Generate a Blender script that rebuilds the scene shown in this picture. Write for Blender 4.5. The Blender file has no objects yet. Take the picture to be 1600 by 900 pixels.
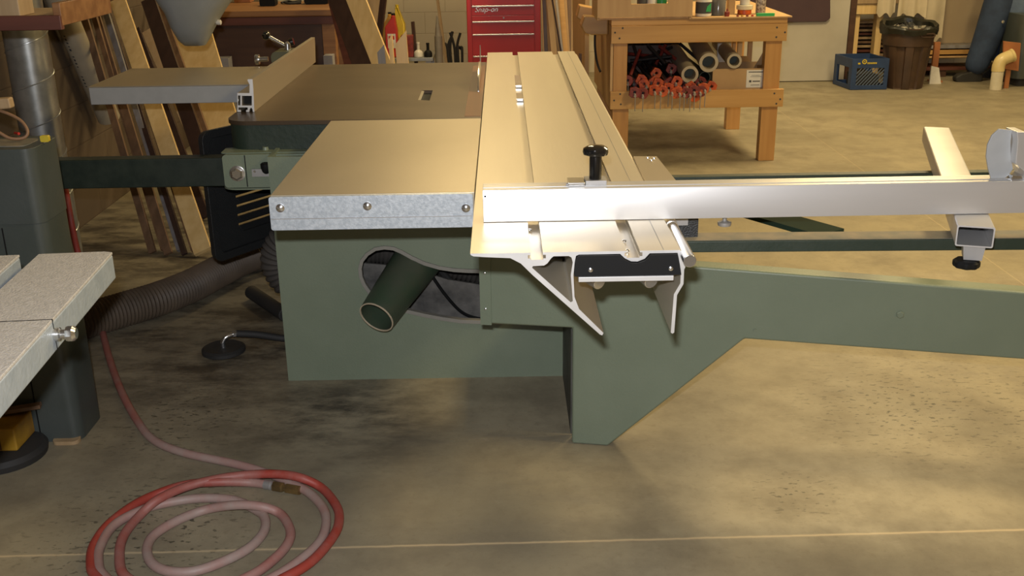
import bpy, bmesh, math, random
from mathutils import Vector as V, Matrix
from mathutils.geometry import tessellate_polygon
random.seed(7)
C = bpy.context.scene.collection
# ------------------------------------------------------------------ camera model (true perspective camera, 1600x900)
F = 1630.0; H = 1.5
_ey = V((-19, 587, -F)).normalized()
_dn = V((70, -(F*F-19*70)/587, -F)); _dn -= _ey*_dn.dot(_ey)
_ez = -_dn.normalized(); _ex = _ey.cross(_ez)
def ray(px, py):
    c = V((px-800, 450-py, -F)); return V((_ex.dot(c), _ey.dot(c), _ez.dot(c)))
CAM = V((0, 0, H))
def AZ(px, py, z=0.0): r = ray(px, py); return CAM + r*((z-H)/r.z)
def AY(px, py, y): r = ray(px, py); return CAM + r*(y/r.y)
def AX(px, py, x): r = ray(px, py); return CAM + r*(x/r.x)
cam = bpy.data.cameras.new('camera'); co = bpy.data.objects.new('camera', cam); C.objects.link(co)
co.matrix_world = Matrix((_ex, _ey, _ez)).to_4x4(); co.location = CAM
cam.sensor_width = 36; cam.lens = 36*F/1600; cam.clip_start = .05; cam.clip_end = 60
bpy.context.scene.camera = co

# ------------------------------------------------------------------ materials
def nd(nt, t, **k):
    n = nt.nodes.new(t)
    for a, b in k.items(): setattr(n, a, b)
    return n
def basemat(name):
    m = bpy.data.materials.new(name); m.use_nodes = True; nt = m.node_tree
    return m, nt, nt.nodes['Principled BSDF']
def ramp(nt, fac, a, b, c0=(0,0,0,1), c1=(1,1,1,1)):
    r = nd(nt, 'ShaderNodeValToRGB'); r.color_ramp.elements[0].position = a; r.color_ramp.elements[1].position = b
    r.color_ramp.elements[0].color = c0; r.color_ramp.elements[1].color = c1
    nt.links.new(fac, r.inputs[0]); return r.outputs[0]
def mix(nt, fac, a, b):
    n = nd(nt, 'ShaderNodeMix', data_type='RGBA')
    for s, v in ((n.inputs[0], fac), (n.inputs[6], a), (n.inputs[7], b)):
        if isinstance(v, (tuple, list)): s.default_value = tuple(v)[:3] + (1,)
        elif isinstance(v, (int, float)): s.default_value = v
        else: nt.links.new(v, s)
    return n.outputs[2]
def math_(nt, op, a, b=0.0, clamp=False):
    n = nd(nt, 'ShaderNodeMath', operation=op, use_clamp=clamp)
    for s, v in ((n.inputs[0], a), (n.inputs[1], b)):
        if isinstance(v, (int, float)): s.default_value = v
        else: nt.links.new(v, s)
    return n.outputs[0]
def coords(nt, scale=(1,1,1), rot=(0,0,0)):
    t = nd(nt, 'ShaderNodeTexCoord'); mp = nd(nt, 'ShaderNodeMapping')
    mp.inputs['Scale'].default_value = scale; mp.inputs['Rotation'].default_value = rot
    nt.links.new(t.outputs['Object'], mp.inputs[0]); return mp.outputs[0]
def noise(nt, vec, scale, detail=4, rough=.55):
    n = nd(nt, 'ShaderNodeTexNoise'); n.inputs['Scale'].default_value = scale
    n.inputs['Detail'].default_value = detail; n.inputs['Roughness'].default_value = rough
    nt.links.new(vec, n.inputs['Vector']); return n.outputs['Fac']
def M(name, col, rough=.5, metal=0.0, col2=None, scale=12, stretch=(1,1,1), bump=0.0, bscale=None, lo=.35, hi=.65, coat=0.0, spec=None):
    m, nt, p = basemat(name)
    c2 = col2 or tuple(c*.86 for c in col)
    v = coords(nt, stretch); f = noise(nt, v, scale)
    nt.links.new(mix(nt, ramp(nt, f, lo, hi), c2, col), p.inputs['Base Color'])
    p.inputs['Roughness'].default_value = rough; p.inputs['Metallic'].default_value = metal
    if coat: p.inputs['Coat Weight'].default_value = coat; p.inputs['Coat Roughness'].default_value = .12
    if spec is not None: p.inputs['Specular IOR Level'].default_value = spec
    if bump:
        b = nd(nt, 'ShaderNodeBump'); b.inputs['Strength'].default_value = bump; b.inputs['Distance'].default_value = .004
        nt.links.new(noise(nt, v, bscale or scale*3), b.inputs['Height']); nt.links.new(b.outputs[0], p.inputs['Normal'])
    return m
def W(name, a, b, axis='x', rough=.5, k=1.0):
    """wood: grain drawn out along one axis"""
    s = {'x': (.8, 14, 14), 'y': (14, .8, 14), 'z': (14, 14, .8)}[axis]
    m, nt, p = basemat(name); v = coords(nt, s)
    f1 = noise(nt, v, 1.6*k, 3, .5); f2 = noise(nt, v, 9*k, 5, .6)
    c = mix(nt, ramp(nt, f1, .35, .65), a, b); c = mix(nt, ramp(nt, f2, .62, .8), c, tuple(x*.75 for x in b))
    nt.links.new(c, p.inputs['Base Color']); p.inputs['Roughness'].default_value = rough
    return m
G = {}
G['green'] = M('green_enamel', (.165,.198,.14), .42, 0, (.15,.182,.127), 5, bump=.12, bscale=160)
G['green_dark'] = M('dark_green_cast_iron', (.016,.028,.018), .5, 0, (.024,.035,.024), 9, bump=.25, bscale=60)
G['green_blk'] = M('black_green_paint', (.010,.017,.012), .45, 0, (.02,.028,.02), 20, bump=.1)
G['green_tube'] = M('dark_green_tube_paint', (.028,.055,.03), .5, 0, (.05,.06,.04), 7)
G['alu'] = M('brushed_aluminium', (.68,.62,.50), .36, .6, (.63,.57,.46), 3, (3,.25,3), bump=.06, bscale=40)
G['alu_cut'] = M('sawn_aluminium_end', (.75,.74,.72), .45, .6)
G['alu_white'] = M('anodised_aluminium', (.68,.67,.66), .36, .65, (.63,.62,.61), 3, (.4,3,3))
G['alu_in'] = M('dull_aluminium_inside', (.42,.41,.40), .4, .8)
G['cast'] = M('ground_cast_iron', (.56,.49,.37), .36, .6, (.50,.435,.325), 2.2, (1.4,.7,1), bump=.04, bscale=90)
G['cast_brown'] = M('oiled_brown_iron', (.12,.085,.055), .33, .45, (.08,.055,.035), 2.6, (.6,1.5,1), bump=.05, bscale=60)
G['zinc'] = M('zinc_plated_strip', (.60,.65,.70), .38, .5, (.44,.49,.54), 120, bump=.12, bscale=300)
G['granite'] = M('blasted_grey_iron', (.55,.535,.52), .55, .1, (.46,.45,.435), 90, bump=.6, bscale=220)
G['grey_side'] = M('blue_grey_side', (.38,.43,.48), .5, .2, (.33,.38,.43), 30, bump=.3, bscale=90)
G['steel'] = M('bright_steel', (.72,.72,.72), .22, .95)
G['steel_d'] = M('dull_steel', (.40,.39,.38), .45, .6)
G['black'] = M('black_plastic', (.006,.006,.006), .65, spec=.25)
G['gloss'] = M('glossy_black_knob', (.008,.008,.008), .14, coat=.6)
G['rubber'] = M('black_rubber', (.022,.021,.02), .7)
G['blackm'] = M('black_textured_plastic', (.020,.021,.021), .38, bump=.5, bscale=260)
G['trim'] = M('grey_rubber_trim', (.22,.21,.18), .6)
G['pan'] = M('grey_painted_pan', (.38,.385,.38), .5, .1, (.35,.355,.35), 20)
G['fence'] = M('fence_aluminium', (.52,.45,.35), .36, .6, (.47,.41,.32), 3, (3,.3,3))
G['grey'] = M('grey_green_machine_paint', (.06,.07,.066), .38, 0, (.048,.058,.052), 5, bump=.1, bscale=80)
G['hood'] = M('pale_grey_enamel', (.30,.32,.33), .35, 0, (.26,.28,.28), 5)
G['dust'] = M('dusty_top', (.22,.18,.125), .7, 0, (.12,.12,.10), 14)
G['galv'] = M('galvanised_steel', (.42,.43,.42), .32, .7, (.33,.34,.33), 22)
G['red'] = M('red_enamel', (.56,.016,.012), .35, 0, (.50,.012,.01), 3, coat=.3)
G['chrome'] = M('bright_trim', (.75,.72,.66), .25, .8)
G['oak'] = W('birch_bench_wood', (.52,.30,.105), (.44,.24,.075), 'x', .38)
G['oakz'] = W('birch_leg_wood', (.50,.27,.09), (.42,.21,.065), 'z', .38)
G['plywood'] = W('birch_plywood', (.50,.32,.15), (.44,.27,.12), 'z', .55)
G['pine'] = W('yellow_pine', (.80,.58,.27), (.70,.48,.20), 'z', .5)
G['pinel'] = W('pale_pine', (.74,.52,.27), (.68,.46,.22), 'z', .5)
G['tan'] = W('tan_board', (.42,.30,.17), (.34,.23,.12), 'z', .6)
G['brownb'] = W('brown_board', (.20,.115,.065), (.13,.075,.042), 'z', .5)
G['darkb'] = W('dark_walnut_board', (.055,.03,.024), (.04,.022,.018), 'z', .4)
G['midb'] = W('mid_brown_board', (.25,.145,.075), (.17,.09,.045), 'z', .5)
G['greyb'] = W('grey_primed_board', (.26,.25,.26), (.20,.18,.17), 'z', .5)
G['darkbench'] = W('dark_brown_bench_wood', (.075,.035,.02), (.055,.025,.015), 'x', .5)
G['benchedge'] = W('worn_bench_edge', (.30,.15,.06), (.20,.09,.035), 'x', .5)
G['redwood'] = W('red_brown_wood', (.14,.045,.03), (.09,.03,.02), 'x', .5)
G['card'] = M('cardboard', (.42,.27,.13), .8, 0, (.38,.24,.11), 8)
G['tube'] = M('cardboard_tube', (.42,.36,.26), .75, 0, (.36,.31,.22), 10)
G['tubein'] = M('tube_inside', (.10,.11,.09), .8)
G['paper'] = M('white_paper', (.72,.70,.64), .8)
G['ink'] = M('dark_ink', (.06,.06,.06), .8)
G['orange'] = M('orange_clamp_paint', (.60,.11,.015), .4, 0, (.30,.04,.012), 25)
G['redc'] = M('red_clamp_paint', (.24,.03,.02), .45, 0, (.14,.02,.015), 25)
G['pipe'] = M('black_pipe', (.035,.03,.028), .45, .3)
G['blue'] = M('blue_crate_plastic', (.018,.045,.125), .45, 0, (.014,.035,.10), 12)
G['yellow'] = M('yellow_print', (.55,.42,.03), .5)
G['bin'] = M('brown_bin_plastic', (.062,.034,.02), .5, 0, (.04,.022,.014), 6, bump=.2)
G['bag'] = M('dark_bin_liner', (.010,.011,.008), .35, bump=.5, bscale=28)
G['bagin'] = M('crumpled_rubbish', (.28,.26,.22), .5, 0, (.02,.02,.02), 16, bump=1, lo=.5, hi=.58)
G['cloth'] = M('off_white_cloth', (.58,.50,.36), .85, 0, (.5,.43,.3), 6)
G['denim'] = M('dark_blue_denim', (.028,.05,.105), .85, 0, (.018,.032,.07), 9, bump=.4, bscale=120)
G['denim2'] = M('faded_blue_denim', (.10,.145,.24), .85, 0, (.07,.105,.18), 9, bump=.4, bscale=90)
G['skin'] = M('skin', (.55,.33,.23), .5)
G['hair'] = M('brown_hair', (.06,.035,.02), .6, bump=.8, bscale=90)
G['pvc'] = M('cream_pvc', (.62,.50,.24), .35, 0, (.56,.45,.21), 7)
G['pvcw'] = M('white_pvc', (.60,.55,.42), .35)
G['orangeboard'] = W('orange_brown_board', (.36,.14,.05), (.30,.11,.04), 'z', .6)
G['oilred'] = M('red_jug_plastic', (.45,.03,.02), .35)
G['oilyel'] = M('yellow_jug_plastic', (.62,.45,.02), .35)
G['oilorg'] = M('amber_jug_plastic', (.50,.26,.03), .35)
G['white'] = M('white_plastic', (.66,.63,.56), .4)
G['lgreen'] = M('green_marker_plastic', (.04,.42,.12), .4)
G['purple'] = M('dark_maroon_panel', (.055,.028,.035), .6, 0, (.045,.022,.03), 5)
G['doorw'] = M('scuffed_white_panel', (.42,.39,.33), .6, 0, (.38,.35,.29), 4)
G['insert'] = W('orange_insert_wood', (.22,.09,.035), (.17,.07,.025), 'y', .5)
G['yelp'] = M('yellow_machine_paint', (.42,.24,.02), .5, 0, (.2,.1,.02), 9)
G['brass'] = M('brass', (.36,.24,.10), .35, .8, (.2,.14,.07), 30)
G['brownhose'] = M('brown_rubber_cable', (.22,.12,.06), .5)
G['flex'] = M('dusty_grey_flex_hose', (.125,.09,.06), .6, 0, (.075,.055,.038), 5)
G['flexb'] = M('black_flex_hose', (.06,.055,.05), .5, 0, (.08,.07,.06), 8)

# ------------------------------------------------------------------ mesh builder
WL = {}
def catmull(pts, n=8, closed=False):
    P = [V(p) for p in pts]; out = []; N = len(P)
    for i in range(N if closed else N-1):
        if closed: a, b, c, d = P[i-1], P[i], P[(i+1)%N], P[(i+2)%N]
        else: a, b, c, d = P[max(i-1,0)], P[i], P[i+1], P[min(i+2,N-1)]
        for k in range(n):
            t = k/n; out.append(.5*((2*b)+(c-a)*t+(2*a-5*b+4*c-d)*t*t+(3*b-a-3*c+d)*t**3))
    if not closed: out.append(P[-1].copy())
    return out
class MB:
    def __init__(s): s.v = []; s.f = []; s.att = []
    def add(s, vs, fs):
        o = len(s.v); s.v += [V(x) for x in vs]; s.f += [tuple(i+o for i in f) for f in fs]; return s
    def box(s, x0, x1, y0, y1, z0, z1):
        return s.add([(x,y,z) for z in (z0,z1) for y in (y0,y1) for x in (x0,x1)],
                     [(0,2,3,1),(4,5,7,6),(0,1,5,4),(2,6,7,3),(0,4,6,2),(1,3,7,5)])
    def bar(s, p0, p1, w, h, side=None):
        """rectangular bar; w along 'side', h across it"""
        p0, p1 = V(p0), V(p1); d = (p1-p0).normalized()
        sd = V(side) if side else V((0,0,1)).cross(d)
        if sd.length < 1e-4: sd = V((1,0,0))
        sd = (sd-d*sd.dot(d)).normalized(); u = d.cross(sd)
        c = [(a*w/2*sd+b*h/2*u) for a, b in ((-1,-1),(1,-1),(1,1),(-1,1))]
        return s.add([p0+q for q in c]+[p1+q for q in c], [(3,2,1,0),(4,5,6,7),(0,1,5,4),(1,2,6,5),(2,3,7,6),(3,0,4,7)])
    def tube(s, pts, r, n=12, caps=True, closed=False):
        P = [V(p) for p in pts]; N = len(P); R = r if isinstance(r, (list,tuple)) else [r]*N
        T = [((P[(i+1)%N]-P[i-1]) if closed else (P[min(i+1,N-1)]-P[max(i-1,0)])).normalized() for i in range(N)]
        a = V((0,0,1)) if abs(T[0].z) < .9 else V((1,0,0))
        nrm = (a-T[0]*a.dot(T[0])).normalized(); o = len(s.v)
        for i in range(N):
            nrm = (nrm-T[i]*nrm.dot(T[i])).normalized(); b = T[i].cross(nrm)
            s.v += [P[i]+R[i]*(math.cos(2*math.pi*k/n)*nrm+math.sin(2*math.pi*k/n)*b) for k in range(n)]
        for i in range(N if closed else N-1):
            j = (i+1)%N
            s.f += [(o+i*n+k, o+i*n+(k+1)%n, o+j*n+(k+1)%n, o+j*n+k) for k in range(n)]
        if caps and not closed:
            s.f.append(tuple(o+k for k in range(n))[::-1]); s.f.append(tuple(o+(N-1)*n+k for k in range(n)))
        return s
    def cyl(s, p0, p1, r0, r1=None, n=24, caps=True): return s.tube([p0,p1], [r0, r0 if r1 is None else r1], n, caps)
    def pipe(s, p0, p1, ro, ri, n=28):
        """hollow pipe with an open bore"""
        p0, p1 = V(p0), V(p1); o = len(s.v); d = (p1-p0).normalized()
        a = V((0,0,1)) if abs(d.z) < .9 else V((1,0,0)); u = (a-d*a.dot(d)).normalized(); b = d.cross(u)
        for p, r in ((p0,ro),(p1,ro),(p1,ri),(p0,ri)):
            s.v += [p+r*(math.cos(2*math.pi*k/n)*u+math.sin(2*math.pi*k/n)*b) for k in range(n)]
        for i in range(4):
            j = (i+1)%4; s.f += [(o+i*n+k, o+i*n+(k+1)%n, o+j*n+(k+1)%n, o+j*n+k) for k in range(n)]
        return s
    def ext(s, loops, fn, w0, w1):
        """extrude 2D loops (outline + holes); fn(u,v,w)->point"""
        flat = [p for l in loops for p in l]; n = len(flat)
        tri = tessellate_polygon([[V((p[0],p[1],0)) for p in l] for l in loops])
        vs = [fn(p[0],p[1],w0) for p in flat]+[fn(p[0],p[1],w1) for p in flat]
        fs = [tuple(t) for t in tri]+[tuple(i+n for i in t[::-1]) for t in tri]; o = 0
        for l in loops:
            k = len(l); fs += [(o+i, o+(i+1)%k, o+(i+1)%k+n, o+i+n) for i in range(k)]; o += k
        return s.add(vs, fs)
    def lathe(s, prof, c, n=32, axis=(0,0,1), caps=True):
        d = V(axis).normalized(); c = V(c)
        return s.tube([c+d*h for r, h in prof], [r for r, h in prof], n, caps) if False else s._lathe(prof, c, d, n, caps)
    def _lathe(s, prof, c, d, n, caps):
        a = V((0,0,1)) if abs(d.z) < .9 else V((1,0,0)); u = (a-d*a.dot(d)).normalized(); b = d.cross(u); o = len(s.v)
        for r, h in prof: s.v += [c+d*h+max(r,1e-5)*(math.cos(2*math.pi*k/n)*u+math.sin(2*math.pi*k/n)*b) for k in range(n)]
        for i in range(len(prof)-1): s.f += [(o+i*n+k, o+i*n+(k+1)%n, o+(i+1)*n+(k+1)%n, o+(i+1)*n+k) for k in range(n)]
        if caps: s.f.append(tuple(o+k for k in range(n))[::-1]); s.f.append(tuple(o+(len(prof)-1)*n+k for k in range(n)))
        return s
    def build(s, name, mat, parent=None, bevel=0.0, seg=2, label=None, cat=None, group=None, kind=None, base=None):
        xs = [v.x for v in s.v]; ys = [v.y for v in s.v]; zs = [v.z for v in s.v]
        L = V(base) if base else V(((min(xs)+max(xs))/2, (min(ys)+max(ys))/2, min(zs)))
        me = bpy.data.meshes.new(name); me.from_pydata([v-L for v in s.v], [], s.f)
        bm = bmesh.new(); bm.from_mesh(me); bmesh.ops.recalc_face_normals(bm, faces=bm.faces)
        for f in bm.faces: f.smooth = True
        bm.to_mesh(me); bm.free(); me.set_sharp_from_angle(angle=.6)
        if s.att:
            a = me.attributes.new('dust', 'FLOAT', 'POINT'); a.data.foreach_set('value', s.att)
        o = bpy.data.objects.new(name, me); C.objects.link(o); me.materials.append(G[mat] if isinstance(mat, str) else mat)
        if bevel:
            b = o.modifiers.new('bevel', 'BEVEL'); b.width = bevel; b.segments = seg; b.limit_method = 'ANGLE'; b.angle_limit = .6
            b.harden_normals = True
        WL[o.name] = L
        if parent: o.parent = parent; o.location = L-WL[parent.name]
        else: o.location = L
        tag(o, label, cat, group, kind)
        return o
def tag(o, label=None, cat=None, group=None, kind=None):
    for k, v in (('label',label),('category',cat),('group',group),('kind',kind)):
        if v: o[k] = v
def thing(name, label, cat, loc, group=None):
    o = bpy.data.objects.new(name, None); C.objects.link(o); o.location = V(loc); o.empty_display_size = .1
    WL[o.name] = V(loc); tag(o, label, cat, group); return o
def struct(mb, name, mat, **k): return mb.build(name, mat, kind='structure', **k)
def rrect(x0, x1, y0, y1, r, n=5):
    out = []
    for cx, cy, a in ((x1-r,y1-r,0),(x0+r,y1-r,90),(x0+r,y0+r,180),(x1-r,y0+r,270)):
        out += [(cx+r*math.cos(math.radians(a+90*k/n)), cy+r*math.sin(math.radians(a+90*k/n))) for k in range(n+1)]
    return out
def circ(cx, cy, r, n=20, rev=False): return [(cx+r*math.cos(2*math.pi*k/n), cy+r*math.sin(2*math.pi*k/n)) for k in range(n)]
fXZ = lambda u, v, w: V((u, w, v))
fXY = lambda u, v, w: V((u, v, w))
fYZ = lambda u, v, w: V((w, u, v))
def text(name, body, size, loc, mat, parent, depth=.0015, shear=0.0, extrude_dir='y'):
    cu = bpy.data.curves.new(name, 'FONT'); cu.body = body; cu.size = size; cu.extrude = depth; cu.shear = shear
    o = bpy.data.objects.new(name, cu); C.objects.link(o)
    dg = bpy.context.evaluated_depsgraph_get(); me = bpy.data.meshes.new_from_object(o.evaluated_get(dg))
    bpy.data.objects.remove(o); o = bpy.data.objects.new(name, me); C.objects.link(o)
    me.materials.clear(); me.materials.append(G[mat]); o.parent = parent; WL[o.name] = V(loc)
    o.location = V(loc)-WL[parent.name]; o.rotation_euler = (math.pi/2, 0, 0); return o

# ------------------------------------------------------------------ the room
XL, XR, YB, YF, ZC = -2.19, 7.5, 10.4, -3.0, 4.4
def floor_mat():
    m, nt, p = basemat('worn_concrete'); t = nd(nt, 'ShaderNodeTexCoord'); v = t.outputs['Object']
    big = noise(nt, v, .9, 5, .6); mid = noise(nt, v, 4.5, 6, .65); fine = noise(nt, v, 45, 4, .7)
    c = mix(nt, ramp(nt, big, .35, .65), (.235,.205,.14), (.32,.275,.185))
    c = mix(nt, ramp(nt, mid, .42, .66), c, (.20,.17,.115))
    c = mix(nt, ramp(nt, fine, .55, .85), c, (.19,.155,.10))
    mp = nd(nt, 'ShaderNodeMapping'); mp.inputs['Scale'].default_value = (1,2.2,1); mp.inputs['Rotation'].default_value = (0,0,.35)
    nt.links.new(v, mp.inputs[0])
    st = noise(nt, mp.outputs[0], 3.2, 8, .72); speck = noise(nt, mp.outputs[0], 34, 3, .55)
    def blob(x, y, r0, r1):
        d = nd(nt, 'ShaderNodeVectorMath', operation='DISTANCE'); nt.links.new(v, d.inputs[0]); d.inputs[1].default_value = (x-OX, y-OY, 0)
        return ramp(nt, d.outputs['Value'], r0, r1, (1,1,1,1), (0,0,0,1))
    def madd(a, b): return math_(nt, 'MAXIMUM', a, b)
    # damp dark staining round disc foot and flex hose; painted shade by left wall
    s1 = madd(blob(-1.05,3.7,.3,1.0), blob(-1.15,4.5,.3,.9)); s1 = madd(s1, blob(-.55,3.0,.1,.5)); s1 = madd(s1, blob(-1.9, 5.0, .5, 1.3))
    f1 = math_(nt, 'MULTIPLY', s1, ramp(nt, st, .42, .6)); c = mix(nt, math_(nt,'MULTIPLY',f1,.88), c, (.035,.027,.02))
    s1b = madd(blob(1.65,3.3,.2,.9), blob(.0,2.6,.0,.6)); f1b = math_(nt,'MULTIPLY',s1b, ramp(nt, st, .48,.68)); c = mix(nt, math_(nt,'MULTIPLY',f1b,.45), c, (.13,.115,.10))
    # small scattered black flecks
    s2 = madd(blob(.78,2.47,.03,.17), blob(1.25,2.95,.1,.45)); s2 = madd(s2, blob(1.35,3.05,.05,.5)); s2 = madd(s2, blob(-1.05,3.0,.05,.4)); s2 = madd(s2, blob(-.95,2.35,.1,.4))
    s2 = madd(s2, blob(1.7, 2.9, .05, .5))
    f2 = math_(nt, 'MULTIPLY', s2, ramp(nt, speck, .595, .625)); c = mix(nt, math_(nt,'MULTIPLY',f2,.85), c, (.05,.045,.03))
    # pale dusty scuffs
    sc = noise(nt, mp.outputs[0], 7, 9, .8); c = mix(nt, math_(nt,'MULTIPLY',ramp(nt, sc, .60,.74),.45), c, (.42,.36,.27))
    # saw-cut joints filled with dust
    sx = nd(nt, 'ShaderNodeSeparateXYZ'); nt.links.new(v, sx.inputs[0])
    wob = math_(nt, 'MULTIPLY', math_(nt,'SUBTRACT', noise(nt, v, 22, 2), .5), .006)
    def line(val, at, w):
        return ramp(nt, math_(nt, 'ABSOLUTE', math_(nt,'ADD', math_(nt,'SUBTRACT', val, at), wob)), w*.7, w*1.3, (1,1,1,1), (0,0,0,1))
    yy = math_(nt, 'SUBTRACT', sx.outputs[1], math_(nt, 'MULTIPLY', sx.outputs[0], .013))
    j = madd(line(yy, 2.262-OY+.013*OX, .0035), math_(nt,'MULTIPLY',line(sx.outputs[0], JX-OX, .003),.45))
    c = mix(nt, math_(nt,'MULTIPLY',j,.9), c, (.56,.44,.27))
    nt.links.new(c, p.inputs['Base Color'])
    rr = ramp(nt, mid, .3, .7, (.42,.42,.42,1), (.62,.62,.62,1)); nt.links.new(rr, p.inputs['Roughness'])
    b = nd(nt, 'ShaderNodeBump'); b.inputs['Strength'].default_value = .18; b.inputs['Distance'].default_value = .004
    nt.links.new(fine, b.inputs['Height']); nt.links.new(b.outputs[0], p.inputs['Normal'])
    return m
OX, OY = (XL+XR)/2, (YB+YF)/2
JX = AZ(1600, 445).x
def wall_mat(name, col, mort, plane, dirt=.3):
    m, nt, p = basemat(name); t = nd(nt, 'ShaderNodeTexCoord'); sx = nd(nt, 'ShaderNodeSeparateXYZ'); cb = nd(nt, 'ShaderNodeCombineXYZ')
    nt.links.new(t.outputs['Object'], sx.inputs[0]); nt.links.new(sx.outputs[plane], cb.inputs[0]); nt.links.new(sx.outputs[2], cb.inputs[1])
    br = nd(nt, 'ShaderNodeTexBrick'); nt.links.new(cb.outputs[0], br.inputs[0])
    br.inputs['Scale'].default_value = 1; br.inputs['Brick Width'].default_value = .4; br.inputs['Row Height'].default_value = .2
    br.inputs['Mortar Size'].default_value = .004; br.inputs['Mortar Smooth'].default_value = .4
    br.inputs['Color1'].default_value = col+(1,); br.inputs['Color2'].default_value = tuple(x*.96 for x in col)+(1,); br.inputs['Mortar'].default_value = mort+(1,)
    n1 = noise(nt, t.outputs['Object'], 1.4, 5, .6)
    c = mix(nt, math_(nt,'MULTIPLY',ramp(nt, n1, .45, .75), dirt), br.outputs[0], (.22,.13,.07))
    nt.links.new(c, p.inputs['Base Color']); p.inputs['Roughness'].default_value = .75
    b = nd(nt, 'ShaderNodeBump'); b.inputs['Strength'].default_value = .5; b.inputs['Distance'].default_value = .004; b.invert = True
    nt.links.new(br.outputs['Fac'], b.inputs['Height']); nt.links.new(b.outputs[0], p.inputs['Normal'])
    return m
def wall_left_mat():
    # painted blocks, soil plus cast shade painted in, up to about 1.1 m
    m, nt, p = basemat('soiled_shade_painted_block'); t = nd(nt, 'ShaderNodeTexCoord'); sx = nd(nt, 'ShaderNodeSeparateXYZ'); cb = nd(nt, 'ShaderNodeCombineXYZ')
    nt.links.new(t.outputs['Object'], sx.inputs[0]); nt.links.new(sx.outputs[1], cb.inputs[0]); nt.links.new(sx.outputs[2], cb.inputs[1])
    br = nd(nt, 'ShaderNodeTexBrick'); nt.links.new(cb.outputs[0], br.inputs[0])
    for k, x in (('Scale',1),('Brick Width',.4),('Row Height',.2),('Mortar Size',.004),('Mortar Smooth',.4)): br.inputs[k].default_value = x
    br.inputs['Color1'].default_value = (.47,.38,.24,1); br.inputs['Color2'].default_value = (.44,.35,.22,1); br.inputs['Mortar'].default_value = (.30,.22,.13,1)
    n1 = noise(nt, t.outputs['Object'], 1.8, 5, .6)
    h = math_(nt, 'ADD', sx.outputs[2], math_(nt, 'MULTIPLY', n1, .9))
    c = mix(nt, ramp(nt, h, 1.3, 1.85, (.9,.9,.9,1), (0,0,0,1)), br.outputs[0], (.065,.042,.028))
    nt.links.new(c, p.inputs['Base Color']); p.inputs['Roughness'].default_value = .75
    b = nd(nt, 'ShaderNodeBump'); b.inputs['Strength'].default_value = .5; b.inputs['Distance'].default_value = .004; b.invert = True
    nt.links.new(br.outputs['Fac'], b.inputs['Height']); nt.links.new(b.outputs[0], p.inputs['Normal']); return m
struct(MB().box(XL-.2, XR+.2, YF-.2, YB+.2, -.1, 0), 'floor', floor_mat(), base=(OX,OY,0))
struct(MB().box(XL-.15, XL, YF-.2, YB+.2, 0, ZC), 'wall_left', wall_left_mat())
struct(MB().box(XL-.15, XR+.15, YB, YB+.15, 0, ZC), 'wall_back', wall_mat('cream_block_wall', (.52,.46,.33), (.42,.36,.25), 0, .25))
struct(MB().box(XR, XR+.15, YF-.2, YB+.2, 0, ZC), 'wall_right', wall_mat('cream_block_wall_right', (.55,.47,.32), (.43,.36,.24), 1))
struct(MB().box(XL-.15, XR+.15, YF-.35, YF-.2, 0, ZC), 'wall_front', wall_mat('cream_block_wall_front', (.55,.47,.32), (.43,.36,.24), 0))
G['ceil'] = M('ceiling_paint', (.55,.50,.40), .9)
struct(MB().box(XL-.15, XR+.15, YF-.35, YB+.15, ZC, ZC+.1), 'ceiling', 'ceil')

# ------------------------------------------------------------------ format saw: cabinet, tables, beam
saw = thing('panel_saw', 'large green format panel saw standing in the middle of the workshop floor', 'table saw', (0,3.9,0))
CY = 3.265
def cr(x, y, x0=540, y0=370, s=5.296): p = AY(x0+x/s, y0+y/s, CY); return (p.x, p.z)
outer = [(1300,720),(1130,718),(950,712),(800,690),(650,662),(510,630),(330,560),(190,470),(140,400),(112,330),(105,260),(122,190),(170,130),(240,85),(320,72),(400,80),(470,110),(560,160),(660,205),(780,240),(900,258),(1010,265),(1130,268),(1300,272)]
cx_, cy_ = 0, 0
inner = []
N_ = len(outer)
for i in range(N_):
    a, b = V(outer[i-1]), V(outer[(i+1)%N_]); t = (b-a).normalized(); n2 = V((-t.y, t.x))
    if i in (0,): q = V(outer[i])+V((-30,-30))
    elif i == N_-1: q = V(outer[i])+V((-30,30))
    else: q = V(outer[i])+V((-t.y,t.x))*(-30) if False else V(outer[i])+V((t.y,-t.x))*(-30)
    inner.append((q.x,q.y))
# make sure the inner loop really lies inside
ctr = V((600,430))
def area(l): return sum(l[i-1][0]*l[i][1]-l[i][0]*l[i-1][1] for i in range(len(l)))/2
if abs(area(inner)) > abs(area(outer)):
    inner = []
    for i in range(N_):
        a, b = V(outer[i-1]), V(outer[(i+1)%N_]); t = (b-a).normalized()
        inner.append(tuple(V(outer[i])+V((t.y,-t.x))*30) if 0 < i < N_-1 else tuple(V(outer[i])+V((-30,-30 if i == 0 else 30))))
O2 = [cr(*p) for p in outer]; I2 = [cr(*p) for p in inner]
XC0, XC1, ZCB = -.752, .31, .78
mb = MB().ext([[(XC0,0),(XC1,0),(XC1,ZCB),(XC0,ZCB)], O2], fXZ, CY, CY+.012)          # front sheet with the cut-out
mb.box(XC0, XC0+.012, CY+.0125, CY+.34, 0, ZCB); mb.box(XC0, XC0+.012, CY+.53, 4.62, 0, ZCB); mb.box(XC0, XC0+.012, CY+.34, CY+.53, .50, ZCB)
mb.box(XC0, XC0+.012, CY+.34, CY+.53, 0, .10)
mb.box(XC1-.012, XC1, CY+.0125, 4.62, 0, ZCB).box(XC0, XC1, 4.62, 4.632, 0, ZCB).box(XC0+.0125, XC1-.0125, CY+.45, CY+.46, 0, .30)
mb.box(XC0+.0125, XC1-.0125, CY+.0125, 4.62, .012, .02)
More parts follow.
